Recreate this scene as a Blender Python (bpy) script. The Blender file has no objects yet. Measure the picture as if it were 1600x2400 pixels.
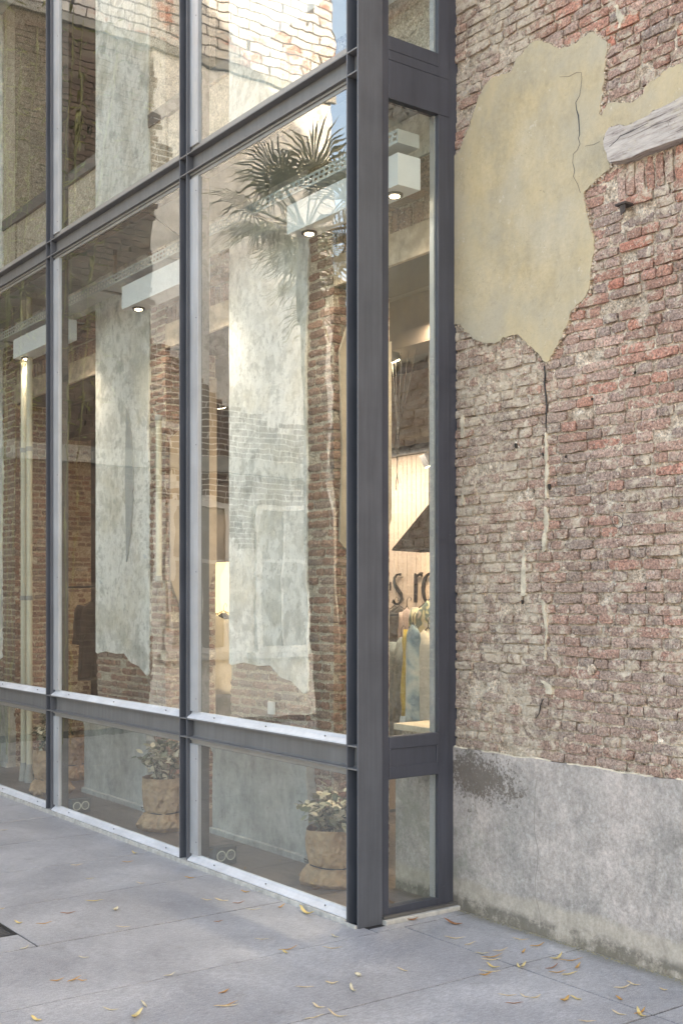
import bpy, bmesh, math, random
from mathutils import Vector, Matrix, noise
from mathutils.geometry import tessellate_polygon
random.seed(7)
S = bpy.context.scene
C = S.collection
R = math.radians
PI = math.pi

# ------------------------------------------------------------------ camera
CX, CY, CZ = 4.536, -3.432, 1.6
YAW = 36.3
FPX, HX, HY = 2744.0, 800.0, 1407.0
cam_d = bpy.data.cameras.new('camera')
cam = bpy.data.objects.new('camera', cam_d)
C.objects.link(cam)
cam.location = (CX, CY, CZ)
cam.rotation_euler = (R(90), 0, R(90 - YAW))
cam_d.sensor_fit = 'HORIZONTAL'
cam_d.sensor_width = 36
cam_d.lens = FPX / 1600 * 36
cam_d.shift_y = (HY - 1200) / 1600
cam_d.clip_start = 0.05
cam_d.clip_end = 800
S.camera = cam

# ------------------------------------------------------------------ world, sun, exposure
SUN_EL = 26.0
SUN_V = Vector((0.84 * math.cos(R(SUN_EL)), 0.54 * math.cos(R(SUN_EL)), math.sin(R(SUN_EL)))).normalized()
w = bpy.data.worlds.new('World')
S.world = w
w.use_nodes = True
wn = w.node_tree
for n in list(wn.nodes): wn.nodes.remove(n)
sky = wn.nodes.new('ShaderNodeTexSky')
sky.sky_type = 'NISHITA'
sky.sun_disc = False
sky.sun_elevation = R(SUN_EL)
sky.sun_rotation = math.atan2(SUN_V.x, SUN_V.y)
sky.air_density = 1.0
sky.dust_density = 3.5
sky.ozone_density = 0.6
bg = wn.nodes.new('ShaderNodeBackground')
bg.inputs['Strength'].default_value = 0.15
wo = wn.nodes.new('ShaderNodeOutputWorld')
wn.links.new(sky.outputs[0], bg.inputs[0])
wn.links.new(bg.outputs[0], wo.inputs[0])
sun_d = bpy.data.lights.new('sun', 'SUN')
sun_d.energy = 3.0
sun_d.angle = R(0.53)
sun_d.color = (1.0, 0.95, 0.88)
sun = bpy.data.objects.new('sun', sun_d)
C.objects.link(sun)
sun.rotation_euler = SUN_V.to_track_quat('Z', 'Y').to_euler()
vs = S.view_settings
vs.view_transform = 'Standard'
vs.look = 'None'
vs.gamma = 1.0
vs.use_curve_mapping = False
vs.exposure = 2.76
vs.use_white_balance = True
vs.white_balance_temperature = 8250
vs.white_balance_tint = 10
S.render.engine = 'CYCLES'
cy = S.cycles
cy.max_bounces = 8
cy.transparent_max_bounces = 12
cy.diffuse_bounces = 4
cy.glossy_bounces = 4
cy.sample_clamp_indirect = 6
cy.use_denoising = True
cy.caustics_reflective = False
cy.caustics_refractive = False

# ------------------------------------------------------------------ survey: sight line -> point on a real plane
_c, _s = math.cos(R(YAW)), math.sin(R(YAW))
def ray(x, y):
    r = (x - HX) / FPX; u = (HY - y) / FPX
    return (-_c + _s * r, _s + _c * r, u)
def G(x, y, z=0.0):
    d = ray(x, y); t = (z - CZ) / d[2]
    return (CX + d[0] * t, CY + d[1] * t)
def W(x, y, Y=0.64):
    d = ray(x, y); t = (Y - CY) / d[1]
    return (CX + d[0] * t, CZ + d[2] * t)
def WX(x, y, X=0.0):
    d = ray(x, y); t = (X - CX) / d[0]
    return (CY + d[1] * t, CZ + d[2] * t)

# ------------------------------------------------------------------ mesh helpers
class MB:
    def __init__(s):
        s.v = []; s.f = []; s.rnd = []; s.cur = 0.0
    def add(s, vs, fs):
        o = len(s.v)
        s.v += [tuple(p) for p in vs]
        s.rnd += [s.cur] * len(vs)
        s.f += [tuple(o + i for i in f) for f in fs]
        return s
    def box(s, a, b):
        x0, y0, z0 = (min(a[i], b[i]) for i in range(3)); x1, y1, z1 = (max(a[i], b[i]) for i in range(3))
        return s.add([(x0, y0, z0), (x1, y0, z0), (x1, y1, z0), (x0, y1, z0), (x0, y0, z1), (x1, y0, z1), (x1, y1, z1), (x0, y1, z1)],
                     [(0, 3, 2, 1), (4, 5, 6, 7), (0, 1, 5, 4), (1, 2, 6, 5), (2, 3, 7, 6), (3, 0, 4, 7)])
    def bar(s, a, b, r, n=8, r2=None, caps=True):
        a = Vector(a); b = Vector(b); d = (b - a).normalized()
        u = d.orthogonal().normalized(); v = d.cross(u)
        r2 = r if r2 is None else r2
        P = []
        for k in range(n):
            t = 2 * PI * k / n; o = u * math.cos(t) + v * math.sin(t)
            P += [a + o * r, b + o * r2]
        F = [(2 * k, (2 * k + 2) % (2 * n), (2 * k + 3) % (2 * n), 2 * k + 1) for k in range(n)]
        if caps:
            F.append(tuple(2 * k for k in reversed(range(n)))); F.append(tuple(2 * k + 1 for k in range(n)))
        return s.add(P, F)
    def tube(s, pts, r, n=6):
        pts = [Vector(p) for p in pts]
        P = []; m = len(pts)
        for i, p in enumerate(pts):
            d = (pts[min(i + 1, m - 1)] - pts[max(i - 1, 0)]).normalized()
            ref = Vector((0.31, 0.2, 1)) if abs(d.z) < 0.9 else Vector((1, 0.3, 0.1))
            u = d.cross(ref).normalized(); v = d.cross(u)
            rr = r[i] if isinstance(r, (list, tuple)) else r
            for k in range(n):
                t = 2 * PI * k / n
                P.append(p + (u * math.cos(t) + v * math.sin(t)) * rr)
        F = []
        for i in range(m - 1):
            for k in range(n):
                F.append((i * n + k, i * n + (k + 1) % n, (i + 1) * n + (k + 1) % n, (i + 1) * n + k))
        F.append(tuple(reversed(range(n)))); F.append(tuple((m - 1) * n + k for k in range(n)))
        return s.add(P, F)
    def prism(s, pts, y0, y1, axis='y'):
        """outline pts (a,b) swept from y0 to y1; axis y: (a,y,b); x: (x,a,b); z: (a,b,z)"""
        def mk(p, t):
            return (p[0], t, p[1]) if axis == 'y' else ((t, p[0], p[1]) if axis == 'x' else (p[0], p[1], t))
        n = len(pts)
        V = [mk(p, y0) for p in pts] + [mk(p, y1) for p in pts]
        F = []
        T = tessellate_polygon([[Vector((p[0], p[1], 0)) for p in pts]])
        for t in T:
            F.append(tuple(t)); F.append(tuple(n + i for i in reversed(t)))
        for i in range(n):
            j = (i + 1) % n
            F.append((i, j, n + j, n + i))
        return s.add(V, F)
    def mesh(s, name, smooth=False, fix=True):
        me = bpy.data.meshes.new(name)
        me.from_pydata(s.v, [], s.f)
        if any(s.rnd):
            at = me.attributes.new('rnd', 'FLOAT', 'POINT')
            at.data.foreach_set('value', s.rnd)
        if fix:
            bm = bmesh.new(); bm.from_mesh(me)
            bmesh.ops.recalc_face_normals(bm, faces=bm.faces)
            bm.to_mesh(me); bm.free()
        if smooth:
            me.polygons.foreach_set('use_smooth', [True] * len(me.polygons))
        me.update()
        return me
    def obj(s, name, mat, parent=None, smooth=False, fix=True, bevel=0, kind=None):
        me = s.mesh(name, smooth, fix)
        return link(name, me, mat, parent, bevel, kind)

def link(name, me, mat, parent=None, bevel=0, kind=None):
    if mat is not None and not me.materials: me.materials.append(mat)
    o = bpy.data.objects.new(name, me)
    C.objects.link(o)
    if parent is not None: o.parent = parent
    if bevel:
        b = o.modifiers.new('bevel', 'BEVEL'); b.width = bevel; b.segments = 2; b.limit_method = 'ANGLE'
    if kind: o['kind'] = kind
    return o
def thing(name, label, cat, group=None, loc=(0, 0, 0)):
    o = bpy.data.objects.new(name, None); C.objects.link(o)
    o.location = loc; o.empty_display_size = 0.1
    o['label'] = label; o['category'] = cat
    if group: o['group'] = group
    bpy.context.view_layer.update() if False else None
    return o
def tag(o, label, cat, group=None):
    o['label'] = label; o['category'] = cat
    if group: o['group'] = group
    return o
def struct(o):
    o['kind'] = 'structure'; return o
def inst(name, me, parent, loc, rot=(0, 0, 0), scale=(1, 1, 1)):
    o = bpy.data.objects.new(name, me); C.objects.link(o)
    o.parent = parent; o.location = loc; o.rotation_euler = rot; o.scale = scale
    return o

# ------------------------------------------------------------------ material helpers
class M:
    def __init__(s, name, rough=0.8, metal=0.0, spec=0.5):
        s.m = bpy.data.materials.new(name); s.m.use_nodes = True
        s.t = s.m.node_tree
        s.b = s.t.nodes['Principled BSDF']
        s.b.inputs['Roughness'].default_value = rough
        s.b.inputs['Metallic'].default_value = metal
        s.b.inputs['Specular IOR Level'].default_value = spec
        s._pos = None
    def n(s, t, **k):
        x = s.t.nodes.new(t)
        for a, b in k.items(): setattr(x, a, b)
        return x
    def l(s, a, b): s.t.links.new(a, b)
    def set(s, sock, v):
        if hasattr(v, 'links') or isinstance(v, bpy.types.NodeSocket): s.l(v, sock)
        elif isinstance(v, (tuple, list)) and len(v) == 3 and sock.type == 'RGBA': sock.default_value = (*v, 1)
        else: sock.default_value = v
    def pos(s):
        if s._pos is None: s._pos = s.n('ShaderNodeNewGeometry').outputs['Position']
        return s._pos
    def opos(s): return s.n('ShaderNodeTexCoord').outputs['Object']
    def scaled(s, v, sc):
        m = s.n('ShaderNodeMapping'); s.l(v, m.inputs['Vector']); m.inputs['Scale'].default_value = sc
        return m.outputs[0]
    def noise(s, scale, detail=4, rough=0.6, vec=None, dist=0.0, out='Fac'):
        x = s.n('ShaderNodeTexNoise'); s.l(vec or s.pos(), x.inputs['Vector'])
        x.inputs['Scale'].default_value = scale; x.inputs['Detail'].default_value = detail
        x.inputs['Roughness'].default_value = rough; x.inputs['Distortion'].default_value = dist
        return x.outputs[out]
    def voro(s, scale, vec=None, feature='F1', out='Distance'):
        x = s.n('ShaderNodeTexVoronoi', feature=feature); s.l(vec or s.pos(), x.inputs['Vector'])
        x.inputs['Scale'].default_value = scale
        return x.outputs[out]
    def ramp(s, fac, stops, interp='LINEAR'):
        x = s.n('ShaderNodeValToRGB'); s.set(x.inputs['Fac'], fac)
        cr = x.color_ramp; cr.interpolation = interp
        while len(cr.elements) < len(stops): cr.elements.new(0.5)
        for e, (p, c) in zip(cr.elements, stops):
            e.position = p
            e.color = (*c, 1) if isinstance(c, (tuple, list)) else (c, c, c, 1)
        return x.outputs['Color']
    def step(s, fac, a, b):
        x = s.n('ShaderNodeMapRange'); s.set(x.inputs['Value'], fac)
        x.inputs['From Min'].default_value = a; x.inputs['From Max'].default_value = b
        return x.outputs[0]
    def math(s, op, a, b=0.0, clamp=False):
        x = s.n('ShaderNodeMath', operation=op, use_clamp=clamp); s.set(x.inputs[0], a); s.set(x.inputs[1], b)
        return x.outputs[0]
    def mix(s, fac, a, b, mode='MIX'):
        x = s.n('ShaderNodeMix', data_type='RGBA', blend_type=mode)
        s.set(x.inputs['Factor'], fac); s.set(x.inputs['A'] if False else x.inputs[6], a); s.set(x.inputs[7], b)
        return x.outputs[2]
    def xyz(s, vec=None):
        x = s.n('ShaderNodeSeparateXYZ'); s.l(vec or s.pos(), x.inputs[0]); return x.outputs
    def bump(s, h, strength=0.5, dist=0.01, prev=None):
        x = s.n('ShaderNodeBump'); s.set(x.inputs['Height'], h)
        x.inputs['Strength'].default_value = strength; x.inputs['Distance'].default_value = dist
        if prev is not None: s.l(prev, x.inputs['Normal'])
        s.l(x.outputs[0], s.b.inputs['Normal'])
        return x.outputs[0]
    def col(s, v): s.set(s.b.inputs['Base Color'], v); return s
    def rough(s, v): s.set(s.b.inputs['Roughness'], v); return s

def simple(name, c, rough=0.7, metal=0.0, var=0.12, scale=6, bump=0.0, bscale=60, spec=0.5):
    m = M(name, rough, metal, spec)
    n = m.noise(scale, 5, 0.6)
    lo = tuple(max(0, x * (1 - var)) for x in c); hi = tuple(min(1, x * (1 + var)) for x in c)
    m.col(m.ramp(n, [(0.3, lo), (0.7, hi)]))
    if bump: m.bump(m.noise(bscale, 5, 0.6), bump, 0.004)
    return m.m

def emit(name, c, st):
    m = M(name); m.b.inputs['Base Color'].default_value = (*c, 1)
    m.b.inputs['Emission Color'].default_value = (*c, 1); m.b.inputs['Emission Strength'].default_value = st
    return m.m

# old masonry: brick and mortar share the lime smears, soot and painted joint shadow that run across both
SEAM_X = 0.606
def masonry(name, kind, indoor=False):
    m = M(name, 0.93, 0, 0.2)
    X, Y, Z = m.xyz()[:3]
    if kind == 'brick':
        at = m.n('ShaderNodeAttribute', attribute_name='rnd').outputs['Fac']
        oi = m.n('ShaderNodeObjectInfo').outputs['Random']
        rnd = m.math('FRACT', m.math('ADD', at, oi))
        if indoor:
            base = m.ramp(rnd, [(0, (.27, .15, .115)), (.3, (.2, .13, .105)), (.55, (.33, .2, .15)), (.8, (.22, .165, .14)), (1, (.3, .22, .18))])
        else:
            base = m.ramp(rnd, [(0, (.27, .18, .145)), (.2, (.40, .19, .14)), (.3, (.30, .215, .18)), (.42, (.47, .19, .135)), (.52, (.36, .24, .20)), (.7, (.27, .205, .18)), (.82, (.50, .32, .26)), (.92, (.33, .23, .19)), (1, (.50, .22, .155))])
            # old soot browns dull the bricks near the frame
            lf = m.step(X, SEAM_X + 0.35, SEAM_X - 0.2)
            base = m.mix(m.math('MULTIPLY', lf, .5), base, (.34, .26, .205))
            zl = m.step(m.math('ADD', Z, m.math('MULTIPLY', m.math('SUBTRACT', m.noise(1.1, 4, .6), .5), 2.6)), 3.2, 1.2)
            base = m.mix(m.math('MULTIPLY', zl, .5), base, (.30, .235, .195))
            base = m.mix(.08, base, (.52, .40, .34))
    else:
        nn = m.noise(22, 6, .7)
        if indoor:
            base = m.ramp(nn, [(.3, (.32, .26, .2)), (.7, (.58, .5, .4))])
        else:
            base = m.ramp(nn, [(.3, (.13, .095, .07)), (.42, (.38, .29, .22)), (.56, (.62, .51, .41)), (.72, (.84, .77, .67))])
    n_f = m.noise(95, 8, .74)
    base = m.mix(0.9, base, m.ramp(n_f, [(.34, .2), (.46, .92), (.66, 2.05)]), 'MULTIPLY')  # fine contrast pushed, painting joint shadow into the colour
    # broad patches of grime and lime wash
    big = m.noise(2.3, 4, .6)
    base = m.mix(.45, base, m.ramp(big, [(.3, .72), (.7, 1.3)]), 'MULTIPLY')
    # lime smear
    sm = m.noise(13, 10, .75, dist=.6)
    if indoor:
        thr = m.math('ADD', sm, -0.03)
    else:
        zone = m.step(m.noise(1.7, 3, .6), .35, .7)
        lf = m.step(X, SEAM_X + 0.1, SEAM_X - 0.12)
        zr = m.step(X, .9, 1.5)
        thr = m.math('ADD', sm, m.math('MULTIPLY', lf, .065))
        thr = m.math('ADD', thr, m.math('MULTIPLY', zone, .05))
        thr = m.math('ADD', thr, m.math('MULTIPLY', zr, .03))
    fac = m.math('MULTIPLY', m.step(thr, .562, .622), .8 if kind == 'brick' else .6)
    lime = m.ramp(m.noise(50, 6, .7), [(.3, (.46, .36, .27)), (.55, (.68, .58, .46)), (.75, (.86, .8, .7))])
    base = m.mix(fac, base, lime)
    sp = m.step(m.noise(110, 4, .65), .62, .68)
    base = m.mix(m.math('MULTIPLY', sp, .9), base, (.85, .8, .73))
    pit = m.step(m.noise(85, 5, .7, dist=.4), .37, .33)
    base = m.mix(m.math('MULTIPLY', pit, .75), base, (.05, .04, .035))
    m.col(base)
    h = m.math('ADD', m.math('MULTIPLY', m.noise(48, 9, .72), 1.0), m.math('MULTIPLY', sm, .6))
    m.bump(h, 1.0 if not indoor else .6, (.016 if kind == 'brick' else .02) if not indoor else .01)
    return m.m

MT = {}
MT['brick'] = masonry('old_brick', 'brick')
MT['mortar'] = masonry('old_mortar', 'mortar')
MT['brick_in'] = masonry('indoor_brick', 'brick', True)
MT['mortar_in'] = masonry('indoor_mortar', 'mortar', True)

def mk_patch():
    m = M('ochre_render', .88, 0, .2)
    X, Y, Z = m.xyz()[:3]
    st = m.scaled(m.pos(), (1, 1, .45))
    a = m.noise(2.1, 8, .62, dist=.2); b = m.noise(9, 9, .72, vec=st); c = m.noise(45, 8, .72)
    col = m.ramp(a, [(.28, (.345, .30, .235)), (.42, (.43, .36, .25)), (.55, (.49, .39, .245)), (.68, (.51, .425, .30)), (.8, (.40, .35, .275))])
    col = m.mix(.6, col, m.ramp(b, [(.3, .72), (.5, 1.0), (.7, 1.2)]), 'MULTIPLY')
    col = m.mix(.4, col, m.ramp(c, [(.3, .7), (.7, 1.25)]), 'MULTIPLY')
    gy = m.step(m.math('ADD', m.noise(1.6, 6, .65), m.math('MULTIPLY', Z, .03)), .52, .7)
    col = m.mix(m.math('MULTIPLY', gy, .55), col, (.405, .37, .305))
    ora = m.step(m.noise(2.9, 5, .65, vec=m.scaled(m.pos(), (1.2, 1, .8))), .52, .68)
    col = m.mix(m.math('MULTIPLY', ora, .45), col, (.56, .44, .26))
    br = m.step(m.noise(5.5, 8, .75), .60, .72)
    col = m.mix(m.math('MULTIPLY', br, .4), col, (.34, .29, .21))
    wh = m.step(m.noise(14, 9, .78), .60, .66)
    col = m.mix(m.math('MULTIPLY', wh, .4), col, (.72, .68, .58))
    dk = m.step(m.noise(60, 4, .6), .70, .74)
    col = m.mix(m.math('MULTIPLY', dk, .5), col, (.2, .17, .13))
    hair = m.math('LESS_THAN', m.math('ABSOLUTE', m.math('SUBTRACT', m.noise(2.6, 6, .65, dist=.8), .5)), .0011)
    col = m.mix(m.math('MULTIPLY', hair, .45), col, (.2, .17, .12))
    m.col(col)
    hh = m.math('ADD', m.math('ADD', m.noise(4, 7, .6), m.math('MULTIPLY', b, .35)), m.math('MULTIPLY', c, .12))
    m.bump(hh, .6, .014)
    return m.m
MT['patch'] = mk_patch()

def mk_plinth():
    m = M('cement_plinth', .88, 0, .25)
    X, Y, Z = m.xyz()[:3]
    st = m.scaled(m.pos(), (1, 1, .6))
    a = m.noise(3.2, 9, .68, dist=.2); b = m.noise(26, 8, .7, vec=st)
    col = m.ramp(a, [(.28, (.27, .245, .225)), (.42, (.36, .325, .302)), (.55, (.45, .395, .365)), (.72, (.55, .475, .44))])
    col = m.mix(.6, col, m.ramp(b, [(.3, .6), (.52, 1.0), (.72, 1.35)]), 'MULTIPLY')
    col = m.mix(.7, col, m.ramp(m.noise(70, 8, .75), [(.3, .55), (.5, 1.0), (.7, 1.4)]), 'MULTIPLY')
    wh = m.step(m.noise(38, 6, .7, vec=m.scaled(m.pos(), (1, 1, .6))), .57, .66)
    col = m.mix(m.math('MULTIPLY', wh, .3), col, (.66, .63, .6))
    gr = m.math('MULTIPLY', m.step(X, .5, .05), m.step(m.noise(6, 6, .7), .46, .62))
    col = m.mix(m.math('MULTIPLY', gr, .6), col, (.24, .25, .2))
    # flaking paint, brown beneath, high up beside the frame
    d = m.n('ShaderNodeVectorMath', operation='SUBTRACT'); m.l(m.pos(), d.inputs[0]); d.inputs[1].default_value = (.10, 0, .70)
    sc = m.n('ShaderNodeVectorMath', operation='MULTIPLY'); m.l(d.outputs[0], sc.inputs[0]); sc.inputs[1].default_value = (3.2, 0, 6.0)
    ln = m.n('ShaderNodeVectorMath', operation='LENGTH'); m.l(sc.outputs[0], ln.inputs[0])
    fl = m.math('ADD', m.math('MULTIPLY', m.noise(60, 6, .85), 1.5), m.math('SUBTRACT', m.math('MULTIPLY', m.noise(6, 6, .75), 1.1), .35))
    fl = m.math('SUBTRACT', fl, m.math('MULTIPLY', ln.outputs['Value'], .27))
    flk = m.step(fl, .76, .80)
    col = m.mix(m.math('MULTIPLY', flk, .85), col, (.15, .12, .10))
    # cream repair band at the foot and the damp line under it
    zw = m.math('ADD', Z, m.math('MULTIPLY', m.math('SUBTRACT', m.noise(3, 5, .6), .5), .14))
    foot = m.step(zw, .17, .14)
    col = m.mix(m.math('MULTIPLY', foot, .6), col, m.ramp(b, [(.3, (.36, .31, .25)), (.7, (.58, .5, .41))]))
    l1 = m.math('MULTIPLY', m.step(zw, .085, .055), m.step(m.noise(9, 8, .75), .4, .52))
    col = m.mix(m.math('MULTIPLY', l1, .7), col, (.10, .09, .075))
    ms = m.math('MULTIPLY', m.step(zw, .05, .01), m.step(m.noise(14, 6, .7), .42, .5))
    col = m.mix(m.math('MULTIPLY', ms, .4), col, (.19, .165, .12))
    m.col(col)
    h = m.math('SUBTRACT', m.math('ADD', m.math('MULTIPLY', a, .8), m.noise(60, 8, .7)), m.math('MULTIPLY', flk, .5))
    m.bump(h, .7, .008)
    return m.m
MT['plinth'] = mk_plinth()

def mk_pier(name, lo=(.5, .5, .47), hi=(.93, .905, .87), yel=.5, sc=1.0, soft=False):
    m = M(name, .85, 0, .3)
    a = m.noise(3.1 * sc, 10, .72, dist=.25); st = m.scaled(m.pos(), (1, 1, .4)); b = m.noise(20, 9, .75, vec=st)
    mid = tuple((x + y) / 2 for x, y in zip(lo, hi))
    col = m.ramp(a, [(.34, lo), (.44, mid), (.465, hi), (.53, hi), (.555, mid), (.63, mid), (.65, hi), (.75, lo)] if not soft else [(.3, lo), (.5, mid), (.7, hi)])
    ye = m.step(m.noise(1.6, 5, .65), .48, .62)
    col = m.mix(m.math('MULTIPLY', ye, yel), col, (.66, .60, .47))
    col = m.mix(.7, col, m.ramp(b, [(.3, .6), (.5, 1), (.75, 1.2)]), 'MULTIPLY')
    cr = m.step(m.noise(30, 8, .78, dist=.3), .41, .37)
    col = m.mix(m.math('MULTIPLY', cr, .5), col, (.16, .14, .11))
    m.col(col); m.bump(m.math('ADD', a, m.math('MULTIPLY', m.noise(45, 6, .7), .4)), .6, .01)
    return m.m
MT['pier'] = mk_pier('pier_plaster')
MT['pier_foot'] = mk_pier('pier_foot_cement', (.26, .265, .255), (.58, .58, .56), .08, 1.3, True)

def mk_slab():
    m = M('bluestone', .5, 0, .45)
    oi = m.n('ShaderNodeObjectInfo').outputs['Random']
    st = m.scaled(m.pos(), (3.2, 1, 1))
    a = m.noise(1.4, 6, .65, dist=.5); b = m.noise(26, 8, .75, vec=st); c = m.noise(140, 4, .7, vec=st)
    col = m.ramp(a, [(.28, (.23, .23, .247)), (.5, (.322, .32, .338)), (.72, (.44, .435, .448))])
    col = m.mix(.85, col, m.ramp(b, [(.28, .5), (.5, 1), (.72, 1.5)]), 'MULTIPLY')
    col = m.mix(.9, col, m.ramp(c, [(.3, .6), (.5, 1.0), (.7, 1.5)]), 'MULTIPLY')
    col = m.mix(.3, col, m.ramp(oi, [(0, .75), (1, 1.2)]), 'MULTIPLY')
    wh = m.step(m.noise(5.5, 9, .78, vec=m.scaled(m.pos(), (2, 1, 1))), .60, .68)
    col = m.mix(m.math('MULTIPLY', wh, .35), col, (.6, .585, .61))
    dt = m.step(m.noise(5, 9, .75), .42, .33)
    col = m.mix(m.math('MULTIPLY', dt, .4), col, (.17, .155, .14))
    yy = m.xyz()[1]
    wd_ = m.math('MULTIPLY', m.step(m.math('ADD', yy, m.math('MULTIPLY', m.noise(12, 6, .7), .12)), .6, .70), .75)
    col = m.mix(wd_, col, (.13, .12, .085))
    gr_ = m.step(m.noise(170, 3, .6), .66, .70)
    col = m.mix(m.math('MULTIPLY', gr_, .45), col, (.6, .6, .6))
    # pale scratches, thin and scattered
    sc = m.noise(2.2, 3, .5, vec=m.scaled(m.pos(), (1, 1, 1)), dist=2.5)
    sl = m.math('MULTIPLY', m.math('LESS_THAN', m.math('ABSOLUTE', m.math('SUBTRACT', sc, .5)), .0012), m.step(m.noise(3, 2, .5), .55, .62))
    col = m.mix(m.math('MULTIPLY', sl, .35), col, (.5, .5, .52))
    m.col(col)
    m.rough(m.ramp(b, [(.3, .3), (.7, .52)]))
    m.bump(m.math('ADD', m.math('MULTIPLY', b, .8), m.noise(90, 5, .7)), .6, .004)
    return m.m
MT['slab'] = mk_slab()
MT['joint'] = simple('joint_sand', (.035, .033, .033), .95, scale=30, var=.4)

def mk_paint(name, c, rough=.42, streak=.12, metal=0.0):
    m = M(name, rough, metal, .5)
    st = m.scaled(m.pos(), (1, 1, .06))
    a = m.noise(35, 6, .6, vec=st); b = m.noise(4, 6, .65)
    col = m.mix(1.0, c, m.ramp(a, [(.3, 1 - streak), (.7, 1 + streak)]), 'MULTIPLY')
    col = m.mix(.8, col, m.ramp(b, [(.3, .85), (.7, 1.15)]), 'MULTIPLY')
    du = m.step(m.noise(90, 4, .6), .68, .74)
    col = m.mix(m.math('MULTIPLY', du, .25), col, (.35, .35, .35))
    m.col(col); m.rough(m.ramp(b, [(.3, rough - .08), (.7, rough + .12)]))
    m.bump(m.noise(25, 4, .5), .12, .003)
    return m.m
MT['steel'] = mk_paint('grey_steel_paint', (.074, .080, .096))
MT['steel_web'] = mk_paint('grey_steel_beam_paint', (.14, .138, .14), .5)
MT['frame_blue'] = mk_paint('blue_grey_frame_paint', (.042, .046, .062), .45)
MT['alu'] = mk_paint('grey_aluminium', (.36, .37, .39), .38, .08, .2)
MT['sill'] = mk_paint('pale_aluminium_sill', (.52, .53, .56), .42, .06, .0)
MT['alu_mid'] = mk_paint('brownish_head_frame', (.25, .24, .225), .45, .08, .2)
MT['alu_dark'] = mk_paint('dark_inner_frame', (.09, .085, .08), .5)
MT['stone_strip'] = simple('pale_base_stone', (.4, .39, .37), .8, var=.3, scale=18, bump=.3)

def mk_glass():
    m = M('window_glass')
    t = m.t
    for n in list(t.nodes):
        if n.type != 'OUTPUT_MATERIAL': t.nodes.remove(n)
    out = [n for n in t.nodes if n.type == 'OUTPUT_MATERIAL'][0]
    tr = m.n('ShaderNodeBsdfTransparent'); tr.inputs[0].default_value = (.93, .955, .945, 1)
    gl = m.n('ShaderNodeBsdfGlossy'); gl.inputs['Roughness'].default_value = 0.0; gl.inputs[0].default_value = (1, 1, 1, 1)
    fr = m.n('ShaderNodeFresnel'); fr.inputs['IOR'].default_value = 2.55
    geo = m.n('ShaderNodeNewGeometry')
    front = m.math('SUBTRACT', 1.0, geo.outputs['Backfacing'])
    fac = m.math('MULTIPLY', fr.outputs[0], front)
    x = m.n('ShaderNodeBump'); m.l(m.noise(2.4, 2, .5, vec=m.scaled(geo.outputs['Position'], (1, 1, .8))), x.inputs['Height'])
    x.inputs['Strength'].default_value = .25; x.inputs['Distance'].default_value = .006
    m.l(x.outputs[0], gl.inputs['Normal'])
    # a thin film of dust
    df = m.n('ShaderNodeBsdfDiffuse'); df.inputs[0].default_value = (.7, .7, .68, 1)
    mx = m.n('ShaderNodeMixShader'); m.l(fac, mx.inputs[0]); m.l(tr.outputs[0], mx.inputs[1]); m.l(gl.outputs[0], mx.inputs[2])
    m2 = m.n('ShaderNodeMixShader'); m.l(m.math('MULTIPLY', m.step(m.noise(1.3, 8, .7, vec=geo.outputs['Position']), .3, .8), .018), m2.inputs[0])
    m.l(mx.outputs[0], m2.inputs[1]); m.l(df.outputs[0], m2.inputs[2])
    m.l(m2.outputs[0], out.inputs[0])
    return m.m
MT['glass'] = mk_glass()

MT['white_in'] = simple('white_soffit', (.62, .62, .6), .7)
MT['concrete'] = simple('grey_concrete', (.34, .34, .32), .85, var=.25, scale=4, bump=.4)
MT['dark_in'] = simple('dark_lintel_shade', (.06, .058, .055), .9)  # near black, paints the shade under and behind the lintels
MT['tile'] = None
def mk_tile():
    m = M('brown_floor_tile', .32, 0, .5)
    a = m.noise(6, 7, .7, vec=m.scaled(m.pos(), (1, 3, 1)))
    m.col(m.ramp(a, [(.3, (.085, .068, .06)), (.7, (.19, .155, .135))])); m.bump(a, .2, .003)
    return m.m
MT['tile'] = mk_tile()
MT['panel'] = simple('pink_beige_board', (.6, .47, .39), .7, var=.06)
MT['beige'] = simple('beige_upper_wall', (.45, .36, .29), .8, var=.18, scale=3)
MT['black'] = simple('black_metal', (.018, .018, .02), .45)
MT['darkgrey'] = simple('dark_grey_metal', (.06, .06, .065), .5)
MT['galv'] = simple('galvanised_tray', (.5, .52, .52), .45, metal=.4)
MT['lbox'] = simple('sky_white_box', (.78, .79, .8), .5, var=.04)  # white in place of the sky reflection over the grey boxes
MT['lit'] = emit('lamp_glow', (1, .88, .68), 9.0)
MT['kraft'] = None
def mk_kraft():
    m = M('kraft_paper', .8, 0, .3)
    a = m.noise(9, 6, .6, vec=m.pos())
    m.col(m.ramp(a, [(.3, (.32, .2, .115)), (.7, (.54, .365, .225))])); m.bump(m.math('ADD', m.voro(13, vec=m.scaled(m.pos(), (1, 1, .6))), m.math('MULTIPLY', m.voro(29), .5)), 1.0, .03)
    return m.m
MT['kraft'] = mk_kraft()
MT['leafy'] = None
def mk_leafy(name, stops):
    m = M(name, .6, 0, .4)
    oi = m.n('ShaderNodeObjectInfo').outputs['Random']; at = m.n('ShaderNodeAttribute', attribute_name='rnd').outputs['Fac']
    f = m.math('FRACT', m.math('ADD', oi, at))
    c = m.ramp(f, stops)
    c = m.mix(.5, c, m.ramp(m.noise(70, 4, .6), [(.3, .7), (.7, 1.25)]), 'MULTIPLY')
    m.col(c)
    return m.m
MT['leafy'] = mk_leafy('variegated_leaf', [(0, (.05, .065, .035)), (.25, (.12, .14, .08)), (.42, (.5, .46, .33)), (.75, (.75, .66, .52)), (1, (.07, .09, .05))])
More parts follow.
